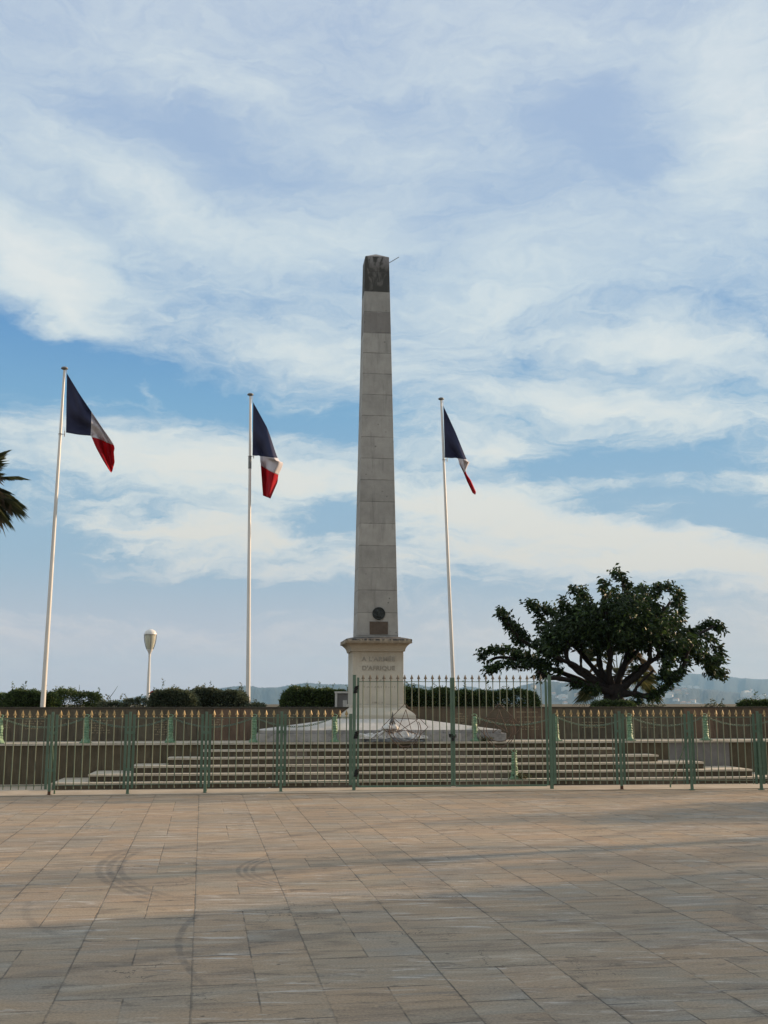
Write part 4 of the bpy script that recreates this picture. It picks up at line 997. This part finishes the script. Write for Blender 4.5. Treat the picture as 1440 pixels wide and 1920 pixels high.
# ------------------------------------------------------------ lamp and round sign
a = P(277.3, 1312, 40); b_ = P(280.3, 1232, 40); base = a - (b_-a)*((a.z-1.3)/(b_-a).z)
t = thing('street_lamp', base, 'pale street lamp with glass lantern and domed cap behind the hedge', 'street lamp')
A = b_-base
mb = MB(); mb.tube([(0, 0, 0), A*.6, A], [.068, .055, .036], 12); mb.tube([A, A+Vector((.004, 0, .12))], [.045, .045], 12); mb.build('pole', M_pole, t)
q = A+Vector((.004, 0, .12)); s = P(293, 1190, 40).x-P(270.5, 1190, 40).x; s = s/2
m, N, b = new_mat('lantern glass'); b.inputs['Base Color'].default_value = (.62, .60, .48, 1); b.inputs['Roughness'].default_value = .2; b.inputs['Transmission Weight'].default_value = .35; b.inputs['IOR'].default_value = 1.2; M_glass = m
ztop_ = zat(1190, 40)-base.z-q.z; 
mb = MB(); mb.lathe([(.045, 0), (.065, .06), (s*.50, .14), (s*.52, .16)], tuple(q), 20); mb.build('socket', M_pole, t)
mb = MB(); mb.lathe([(s*.44, .165), (s*.60, .25), (s*.78, .40), (s*.88, .55), (s*.90, ztop_)], tuple(q), 24); mb.build('lantern_glass', M_glass, t)
mb = MB(); mb.lathe([(s*.96, ztop_-.01), (s*1.03, ztop_), (s*1.03, ztop_+.02), (s*.93, ztop_+.09), (s*.70, ztop_+.15), (s*.35, ztop_+.19), (.01, ztop_+.2)], tuple(q), 24); mb.build('cap', M_pole, t)
for k in range(4):
    a_ = 2*math.pi*k/4+.35; mb = MB(); mb.tube([q+Vector((math.cos(a_)*rr_, math.sin(a_)*rr_, zz)) for rr_, zz in ((s*.50, .15), (s*.68, .25), (s*.88, .40), (s*.98, .55), (s*.99, ztop_))], .013, 6); mb.build('strut', M_cap, t)
p = P(289, 1304.5, 44); t = thing('road_sign', (p.x, 44, 0), 'round red ringed road sign half hidden by the hedge beside the lamp', 'road sign')
M_red = simple('sign red', (.28, .03, .04), (.33, .04, .05), 5, .4, bump=0); M_sb = simple('sign blue', (.10, .13, .24), (.13, .16, .28), 5, .4, bump=0)
mb = MB(); zc = p.z; R = .215
def disc(mb, R, y0, y1, n=32): mb.hexa([(R*math.cos(2*math.pi*k/n), y0, zc+R*math.sin(2*math.pi*k/n)) for k in range(n)], [(R*math.cos(2*math.pi*k/n), y1, zc+R*math.sin(2*math.pi*k/n)) for k in range(n)])
disc(mb, R, -.01, .01); mb.build('ring', M_red, t); mb = MB(); disc(mb, R*.72, -.016, -.0105); mb.build('white_ring', M_pole, t); mb = MB(); disc(mb, R*.6, -.022, -.0165); mb.build('face', M_sb, t)
mb = MB(); mb.tube([(0, .03, 0), (0, .03, zc+.1)], .03, 8); mb.build('post', M_cap, t)

# ------------------------------------------------------------ hedges and shrubs
def hedge(a_px, b_px, top, Y, label, n, mat, dep=.55, leafs=.055, bumps=3, z0=1.38, name='hedge', sparse=0.0, seed=0, holes=0.0):
    r = np.random.default_rng(seed+int(abs(a_px)))
    xa, xb = P(a_px, 1310, Y).x, P(b_px, 1310, Y).x; zt = zat(top, Y); h = zt-z0; cx = (xa+xb)/2; hw = (xb-xa)/2
    t = thing(name, (cx, Y, z0), label, 'hedge' if name == 'hedge' else 'shrub', None)
    ph = r.uniform(0, 6, 6)
    def topf(x): return h*(1+.07*np.sin(x*3.1+ph[0])+.05*np.sin(x*7.3+ph[1])+.03*np.sin(x*17+ph[2]))
    u = r.uniform(-1, 1, n*3); v = r.uniform(-1, 1, n*3); w = r.uniform(0, 1, n*3)
    rr_ = np.maximum(np.maximum(np.abs(u)**6*.999, np.abs(v)**4), w**4)
    shell = rr_ > r.uniform(0, .75, n*3)
    endr = (np.abs(u)**5 + (np.abs(v)**2.5)*.6 + w**4*.75) < 1.28
    ok = shell & endr
    if holes: 
        g = np.sin(u*hw*9+ph[3])*np.sin(w*5+u*hw*4+ph[4]); ok &= ~((g > 1-holes) & (w < .75))
    idx = np.where(ok)[0][:n]; u, v, w = u[idx], v[idx], w[idx]
    X = u*hw; X += r.normal(size=len(X))*.03; Yv = v*dep/2+r.normal(size=len(X))*.02; Zv = w*topf(X)*(1-.25*np.abs(u)**8)+r.normal(size=len(X))*.018
    Zv = np.maximum(Zv, .01)
    pts = np.stack([X, Yv, Zv], 1); d = np.stack([u*1.2+r.normal(size=len(X))*.7, v*1.2+r.normal(size=len(X))*.7, .5+r.normal(size=len(X))*.6], 1)
    # taller stray shoots
    ex = []; ed = []
    for k in range(int(hw*14)):
        x0 = r.uniform(-hw*.95, hw*.95); L = r.uniform(.04, .16) if r.random() < .85 else r.uniform(.16, .3); lean = r.uniform(-.5, .5)
        for q in np.linspace(0, 1, int(6+L*45)):
            ex.append((x0+lean*L*q+r.normal()*.008, r.uniform(-.1, .1), float(topf(np.array(x0)))*.97+L*q)); ed.append((r.normal(), r.normal(), .5))
    pts = np.concatenate([pts, np.array(ex)]); d = np.concatenate([d, np.array(ed)])
    leaf_mesh('foliage', pts, d, leafs, leafs*.55, mat, t)
    mb = MB()
    for k in range(max(3, int(hw*9))):
        x0 = r.uniform(-hw*.9, hw*.9); mb.tube([(x0, r.uniform(-.1, .1), 0), (x0+r.uniform(-.1, .1), r.uniform(-.15, .15), h*.5), (x0+r.uniform(-.2, .2), r.uniform(-.15, .15), h*.92)], [.014, .01, .004], 5)
    if not holes and hw > .4:  # solid dark core: the shade inside the foliage put in as a surface
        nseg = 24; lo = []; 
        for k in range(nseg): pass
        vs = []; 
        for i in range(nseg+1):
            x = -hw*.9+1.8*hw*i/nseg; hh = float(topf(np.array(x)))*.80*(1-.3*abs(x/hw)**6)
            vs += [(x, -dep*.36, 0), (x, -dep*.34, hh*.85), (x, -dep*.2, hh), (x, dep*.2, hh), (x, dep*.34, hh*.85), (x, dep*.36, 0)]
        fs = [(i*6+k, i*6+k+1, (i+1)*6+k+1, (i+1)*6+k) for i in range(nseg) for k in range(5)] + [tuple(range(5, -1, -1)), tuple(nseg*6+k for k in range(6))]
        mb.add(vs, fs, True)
    mb.build('twigs_and_shade_core', M_core, t)
    return t
hedge(-60, 16, 1302, 26.2, 'loose dark hedge at the left edge of the picture', 4500, M_hedge, holes=.12, seed=1)
hedge(14, 108, 1297, 26.0, 'clipped green hedge at the foot of the left flagpole', 9000, M_hedge, seed=2)
hedge(96, 188, 1297, 26.6, 'dark hedge with bare gaps low down, right of the left flagpole', 5200, M_hedge, holes=.30, seed=3)
hedge(188, 226, 1315, 26.0, 'small straggly shrub between the left hedges', 1100, M_hedge2, dep=.35, name='shrub', holes=.2, seed=4)
hedge(232, 292, 1312, 26.0, 'low sparse shrub left of the lamp hedge', 1500, M_hedge2, dep=.3, name='shrub', holes=.2, seed=5)
hedge(284, 368, 1297, 25.8, 'grey green hedge right of the street lamp', 10500, M_hedge2, seed=6)
hedge(352, 462, 1295, 26.3, 'grey green hedge left of the middle flagpole', 10500, M_hedge2, seed=7)
hedge(466, 494, 1319, 25.8, 'low little shrub at the foot of the middle flagpole', 600, M_hedge2, dep=.3, name='shrub', holes=.2, seed=8)
hedge(529, 668, 1293, 26.4, 'square clipped dark hedge left of the obelisk', 13000, M_hedge, seed=9)
hedge(742, 850, 1291, 26.4, 'dark hedge behind the gate, directly right of the obelisk', 10500, M_hedge, seed=10)
hedge(846, 918, 1298, 26.6, 'lower dark hedge behind the gate, right of the right flagpole', 7000, M_hedge, seed=11)
hedge(906, 1008, 1297, 26.4, 'dark hedge with a ragged right end left of the tree', 7500, M_hedge, holes=.1, seed=12)
hedge(1386, 1475, 1315, 26.0, 'low hedge at the right edge of the picture', 4500, M_hedge, dep=.4, seed=13)
hedge(1112, 1186, 1316, 26.2, 'low green ground plants round the tree trunk', 3800, M_hedge, dep=.6, leafs=.05, name='shrub', seed=14)
hedge(1205, 1245, 1323, 25.6, 'tiny weeds behind the wall right of the tree', 160, M_hedge2, dep=.2, name='shrub', holes=.2, seed=15)
hedge(1320, 1358, 1322, 25.6, 'tiny weeds behind the wall left of the right hedge', 200, M_hedge2, dep=.2, name='shrub', holes=.2, seed=16)
# thin dead stalks
for (a, b_, lab) in (((204, 1310), (221, 1286), 'thin bare stalk leaning right above the straggly shrub'), ((147, 1298), (149, 1284), 'short bare twig above the gappy hedge')):
    mb = MB(); A = P(*a, 26); B = P(*b_, 26); mb.tube([A, A.lerp(B, .5)+Vector((.01, 0, 0)), B], [.008, .006, .003], 5); tag(mb.build('stalk', M_bark), lab, 'stalk')

# ------------------------------------------------------------ the spreading tree
TY = 27.5
def chaikin(pts, k=2):
    for _ in range(k):
        q = [pts[0]]
        for a, b_ in zip(pts, pts[1:]): q += [a.lerp(b_, .25), a.lerp(b_, .75)]
        pts = q + [pts[-1]]
    return pts
def build_tree():
    r = random.Random(21); R = np.random.default_rng(21)
    fx = lambda x: 1150+(x-1150)*.97
    fy = lambda y: 1205+(y-1205)*.985
    base = P(1151, 1325, TY); base.z = 1.38
    t = thing('tree', base, 'dark gnarled spreading tree with drooping leafy limbs at the right', 'tree')
    mb = MB()
    mb.tube([Vector((0, 0, -.05)), P(1150, 1316, TY)-base, P(1150, 1304, TY)-base, P(1152, 1292, TY)-base, P(1152, 1282, TY)-base], [.30, .255, .24, .27, .16], 14)
    mb.build('trunk', M_bark, t)
    limbs = [
        ([(1146, 1300), (1120, 1290), (1095, 1282), (1070, 1276), (1045, 1273), (1025, 1272), (1008, 1262)], (-.2, -.8), .11),
        ([(1148, 1298), (1115, 1280), (1090, 1262), (1068, 1244), (1058, 1225), (1062, 1208), (1066, 1180)], (0, -.4), .10),
        ([(1148, 1296), (1130, 1268), (1124, 1240), (1118, 1215), (1100, 1190), (1090, 1150)], (.1, .6), .12),
        ([(1150, 1296), (1140, 1262), (1146, 1230), (1138, 1200), (1135, 1150), (1132, 1110)], (0, -.9), .10),
        ([(1154, 1296), (1164, 1262), (1178, 1230), (1176, 1200), (1182, 1150), (1172, 1095)], (.1, .5), .12),
        ([(1158, 1297), (1186, 1276), (1210, 1252), (1224, 1238), (1220, 1218), (1230, 1190), (1245, 1140)], (0, -.5), .10),
        ([(1160, 1301), (1185, 1300), (1212, 1306), (1232, 1299), (1250, 1285), (1272, 1262), (1287, 1246), (1287, 1226), (1300, 1205)], (-.1, -.7), .10),
        ([(1146, 1299), (1105, 1283), (1060, 1262), (1025, 1250), (985, 1240), (940, 1232), (912, 1238)], (.2, 1.0), .09),
        ([(1148, 1297), (1110, 1268), (1080, 1250), (1055, 1240), (1020, 1222), (975, 1200), (945, 1160)], (.2, -1.1), .09),
        ([(1155, 1296), (1190, 1262), (1232, 1232), (1270, 1210), (1310, 1190), (1340, 1172)], (.2, 1.0), .09),
        ([(1150, 1296), (1170, 1250), (1200, 1215), (1225, 1180), (1255, 1130)], (.1, 1.3), .09),
        ([(1150, 1296), (1110, 1250), (1080, 1215), (1040, 1180), (1003, 1145)], (.1, .9), .09),
        ([(1189, 1298), (1196, 1284), (1215, 1266), (1228, 1255)], (-.2, -.4), .05),
        ([(1090, 1262), (1089, 1235), (1091, 1205)], (-.2, -.3), .045),
        ([(1228, 1238), (1236, 1224), (1238, 1200)], (-.2, -.4), .05),
    ]
    for pts, (d0, d1), r0 in limbs:
        r0 *= .82
        n = len(pts); w = [P(x+r.uniform(-4, 4)*(i > 1), y+r.uniform(-3, 3)*(i > 1), TY+d0+(d1-d0)*i/(n-1))-base for i, (x, y) in enumerate(pts)]
        w = chaikin(w, 2); m_ = len(w); mb = MB()
        mb.tube(w, [(r0*(1-.72*(i/(m_-1))**.8)+.012)*(1+.14*math.sin(i*1.9+r0*90)+.1*r.uniform(-1, 1)) for i in range(m_)], 9)
        mb.build('limb', M_bark, t)
    # leafy branch ends: (points, thickness px, depth)
    rib = [
        ([(897, 1229), (912, 1218), (930, 1214), (950, 1218), (975, 1224), (1000, 1232)], 9, .8), ([(911, 1254), (925, 1246), (950, 1243), (985, 1247), (1015, 1240)], 8, -.5),
        ([(933, 1144), (943, 1150), (952, 1165), (968, 1180), (985, 1200), (1010, 1212), (1030, 1218)], 9, -.9), ([(950, 1170), (966, 1195), (975, 1205)], 7, -.8),
        ([(988, 1133), (1000, 1132), (1006, 1150), (1012, 1180), (1020, 1210)], 10, .7), ([(1012, 1240), (1010, 1258), (1008, 1272)], 9, 0), ([(1020, 1215), (1030, 1240), (1018, 1262)], 10, -.7),
        ([(1020, 1138), (1035, 1145), (1050, 1160), (1060, 1200), (1048, 1222)], 12, .6), ([(1050, 1128), (1062, 1135), (1085, 1160)], 11, -.3),
        ([(1073, 1102), (1088, 1106), (1100, 1118), (1106, 1140), (1120, 1160)], 9, -.6), ([(1090, 1115), (1085, 1140), (1080, 1165)], 10, .6),
        ([(1131, 1089), (1133, 1106), (1136, 1135)], 8, -1), ([(1156, 1069), (1165, 1080), (1178, 1090), (1184, 1108), (1178, 1140)], 9, .5), ([(1150, 1105), (1160, 1120), (1160, 1150)], 13, 0),
        ([(1200, 1098), (1212, 1104), (1210, 1130), (1200, 1160)], 11, .9), ([(1235, 1096), (1230, 1120), (1228, 1155)], 10, -.3), ([(1244, 1093), (1260, 1096), (1274, 1108), (1277, 1122), (1268, 1132)], 8, -.5), ([(1274, 1112), (1276, 1140), (1281, 1152), (1270, 1172)], 8, .7),
        ([(1358, 1175), (1348, 1166), (1330, 1165), (1322, 1178), (1295, 1180), (1270, 1188)], 8, 1), ([(1282, 1188), (1300, 1195), (1330, 1190), (1345, 1205), (1358, 1226), (1350, 1232)], 9, .8),
        ([(1362, 1264), (1350, 1262), (1342, 1252), (1334, 1240), (1312, 1226), (1285, 1215)], 9, .5), ([(1340, 1265), (1330, 1245), (1310, 1230)], 7, .2), ([(1350, 1240), (1330, 1225), (1300, 1212)], 9, -.1),
        ([(1278, 1255), (1265, 1272), (1250, 1285), (1232, 1298), (1220, 1308)], 8, -.7), ([(1290, 1236), (1280, 1256), (1270, 1272)], 8, -.5), ([(1285, 1205), (1262, 1222), (1248, 1250), (1246, 1270)], 10, -.9),
        ([(1240, 1225), (1255, 1240), (1250, 1262)], 9, .3), ([(1040, 1225), (1044, 1245), (1042, 1262)], 9, .2), ([(960, 1228), (985, 1235), (1010, 1245)], 8, .9), ([(1074, 1280), (1100, 1288), (1120, 1294)], 3, -.5), ([(1196, 1310), (1198, 1318)], 3, -.5),
    ]
    blob = [(1100, 1160, 62, 34, 0, 1.0), (1180, 1140, 62, 36, 0, 1.1), (1236, 1170, 46, 38, 0, 1.0), (1062, 1182, 42, 34, 0, .9), (1160, 1183, 82, 24, 0, 1.1), (1032, 1205, 26, 22, 0, .6), (1290, 1204, 32, 18, 0, .7), (1205, 1195, 55, 26, 0, .9), (1105, 1195, 50, 20, 0, .8), (1262, 1215, 28, 26, 0, .6), (1150, 1205, 30, 14, 0, .5), (1120, 1225, 12, 12, 0, .3), (1190, 1235, 14, 14, 0, .3)]
    clumps = []
    pxm = TY/2080
    for pts, th, dd in rib:
        w = chaikin([P(fx(x), fy(y), TY+dd+r.uniform(-.15, .15)) for x, y in pts], 2)
        L = sum((b_-a).length for a, b_ in zip(w, w[1:])); n = int(L/.035)
        for k in range(n):
            q = k/n*(len(w)-1); i = int(q); c = w[i].lerp(w[min(i+1, len(w)-1)], q-i)
            rr_ = th*pxm*.68; v = Vector(R.normal(size=3)*rr_*np.array([.55, .9, .5])); clumps.append((c+v, .07))
    for (x, y, rx, ry, dd, sd) in blob:
        n = int(rx*ry*sd*.078)
        for k in range(n):
            v = R.normal(size=3); v /= np.linalg.norm(v); v *= R.uniform(0, 1)**.4
            c = P(fx(x+v[0]*rx*.9), fy(y-v[1]*ry*.88), TY+dd+v[2]*sd*1.3)
            clumps.append((c, .11))
    pts = []; dirs = []; cen = np.array(P(1150, 1200, TY))
    for c, sp in clumps:
        c = np.array(c); out = (c-cen); out /= np.linalg.norm(out)+1e-6
        m_ = r.randint(10, 15)
        az0 = r.uniform(0, 6)
        for k in range(m_):
            pts.append(c + R.normal(size=3)*sp*.8); az = az0+k*2.4
            dirs.append((math.cos(az)*.7+out[0]*.5, math.sin(az)*.7+out[1]*.5, -.55+R.normal()*.35))
    leaf_mesh('crown', np.array(pts), np.array(dirs), .140, .062, M_leaf, t, tuple(base))
    print('tree leaves', len(pts))
build_tree()

# ------------------------------------------------------------ palms
def fan(pts_out, dirs_out, W_, Ls, c, axis, R_, spread, n, r, droop=.3, wid=.03):
    """fan leaf: n blades radiating in the plane round axis"""
    axis = Vector(axis).normalized(); side = axis.cross(Vector((r.uniform(-.3, .3), r.uniform(-.3, .3), 1))).normalized()
    for k in range(n):
        a = (k/(n-1)-.5)*spread; d = axis*math.cos(a)+side*math.sin(a); L = R_*r.uniform(.8, 1.05)*(1-.25*abs(a)/(spread/2))
        mid = c+d*L*.6+Vector((0, 0, -droop*L*.10)); tip = c+d*L+Vector((0, 0, -droop*L*.45)); w = (d.cross(axis+Vector((.01, .3, .2)))).normalized() if abs(a) > .02 else side
        nrm = d.cross(side).normalized() if abs(d.dot(side)) < .99 else Vector((0, 1, 0))
        s_ = d.cross(Vector((0, 0, 1))).normalized()*wid*.5 + nrm*wid*.15
        base_i = len(pts_out); pts_out += [c, mid+s_, mid-s_, tip]; dirs_out += [(base_i, base_i+1, base_i+3), (base_i, base_i+3, base_i+2)]
def palm(base, crown, label, R_, pet, nf, seed, tr, blades=26, cam_bias=None, dry=0, wid=.03):
    r = random.Random(seed); t = thing('palm_tree', base, label, 'palm tree'); B = Vector(base)
    c = Vector(crown)-B; mb = MB(); n = 14
    mb.tube([c*(i/n)+Vector((.02*math.sin(i*.7), 0, 0)) for i in range(n+1)], [tr*(1.25-.3*i/n)*(1+.06*(i % 2)) for i in range(n+1)], 12); mb.build('trunk', M_bark, t)
    vs, fs, dv, df = [], [], [], []; pm = MB()
    for k in range(nf):
        az = 2*math.pi*k/nf*2.618+r.uniform(-.2, .2); el = r.uniform(-.55, 1.2); ax = Vector((math.cos(az)*math.cos(el), math.sin(az)*math.cos(el), math.sin(el)))
        e = c+ax*pet*r.uniform(.8, 1.1); pm.tube([c, c.lerp(e, .5)+Vector((0, 0, .05)), e], [.02, .014, .01], 5)
        ax2 = (ax+Vector((0, 0, -.35))).normalized()
        if k < dry: fan(dv, df, 0, 0, e, (ax2+Vector((0, 0, -1.0))).normalized(), R_*.9, 1.6, blades, r, .8)
        else: fan(vs, fs, 0, 0, e, ax2, R_, 2.6, blades, r, .5, wid)
    pm.build('leaf_stalks', M_palm, t)
    np_mesh('fronds', np.array([tuple(v) for v in vs]), np.array(fs), M_palm, t)
    if dv: np_mesh('dry_fronds', np.array([tuple(v) for v in dv]), np.array(df), M_palmdry, t)
    return t
c_ = P(1158, 1266, 30.5); palm((c_.x, c_.y, 1.38), tuple(c_), 'small fan palm growing behind the limbs of the dark tree', .75, .75, 26, 5, .12, 24, dry=5)
c_ = P(-62, 922, 24.5); palm((c_.x-.25, c_.y, 1.38), tuple(c_), 'tall palm whose leaf tips enter at the left edge of the picture', .74, .74, 52, 8, .14, 28, dry=4, wid=.019)

# ------------------------------------------------------------ things beside the view that shade the square
def side_tree(x, y, h, cr_, label, seed, n=1800, thin=0):
    r = random.Random(seed); R = np.random.default_rng(seed); t = thing('tree', (x, y, 0), label, 'tree')
    mb = MB(); mb.tube([(0, 0, 0), (.05, 0, h*.4), (0, .05, h*.8)], [.16, .12, .05], 10); mb.build('trunk', M_bark, t)
    for k in range(7):
        a = r.uniform(0, 6.28); mb = MB(); z = h*r.uniform(.35, .6); mb.tube([(0, 0, z), (math.cos(a)*cr_*.4, math.sin(a)*cr_*.4, z+cr_*.4), (math.cos(a)*cr_*.8, math.sin(a)*cr_*.8, z+cr_*.7)], [.06, .04, .015], 7); mb.build('limb', M_bark, t)
    pts = []
    for k in range(26):
        v = R.normal(size=3); v /= np.linalg.norm(v); v *= R.uniform(.3, 1); c = np.array([v[0]*cr_, v[1]*cr_, h*.68+v[2]*h*.30]); pts.append(c+R.normal(size=(n//26, 3))*cr_*.2)
    pts = np.concatenate(pts); leaf_mesh('crown', pts, R.normal(size=pts.shape)+np.array([0, 0, -.4]), .2, .12, M_leaf, t)
side_tree(20.5, 22.6, 6.4, 1.5, 'round street tree standing beyond the right edge of the square', 1, 3800)
side_tree(14.6, 17.6, 9.5, 1.3, 'street tree by the corner of the ochre building', 3, 900)
side_tree(24, 20.3, 9.0, 1.6, 'slender street tree further out beyond the right side of the square', 4, 1300)
side_tree(33, 22.5, 8.6, 2.0, 'taller street tree beyond the right edge of the square', 2, 3400)
def townhouse(x0, x1, y0, y1, h, label, floors):
    t = thing('building', ((x0+x1)/2, (y0+y1)/2, 0), label, 'building'); cx, cy = (x0+x1)/2, (y0+y1)/2
    mb = MB(); mb.box(x0-cx, x1-cx, y0-cy, y1-cy, 0, h); mb.build('wall', simple('ochre render', (.42, .36, .27), (.50, .43, .33), 1, .9, bump=.1), t)
    mb = MB(); mb.box(x0-cx-.3, x1-cx+.3, y0-cy-.3, y1-cy+.3, h, h+.25); mb.build('roof', M_roof, t)
    for f in range(floors):
        y = y0+2
        while y < y1-1.5:
            mb = MB(); z = 1.2+f*3.1; mb.box(x0-cx-.03, x0-cx+.02, y-cy-.55, y-cy+.55, z, z+1.5); mb.build('window', M_glassd, t); y += 3.2
m, N, b = new_mat('window glass dark'); b.inputs['Base Color'].default_value = (.03, .035, .04, 1); b.inputs['Roughness'].default_value = .1; M_glassd = m
townhouse(16, 27, -26, 9.7+.427*16-.35, 12.5, 'four storey ochre building standing beyond the right side of the square', 4)

# small litter on the paving
for (px, py, s_, lab) in ((505, 1479, .022, 'small white pebble lying in front of the steps by the fence'), (545, 1481, .014, 'tiny dark pebble right of the white pebble')):
    p = G(px, py); mb = MB(); mb.lathe([(s_*.6, 0), (s_, s_*.4), (s_*.7, s_*.9), (s_*.2, s_*1.1)], tuple(p), 9, flute=lambda a, z: .15*math.sin(a*3+1)); tag(mb.build('pebble', M_plinth if s_ > .02 else M_bark), lab, 'pebble')
print('objects', len(bpy.data.objects))
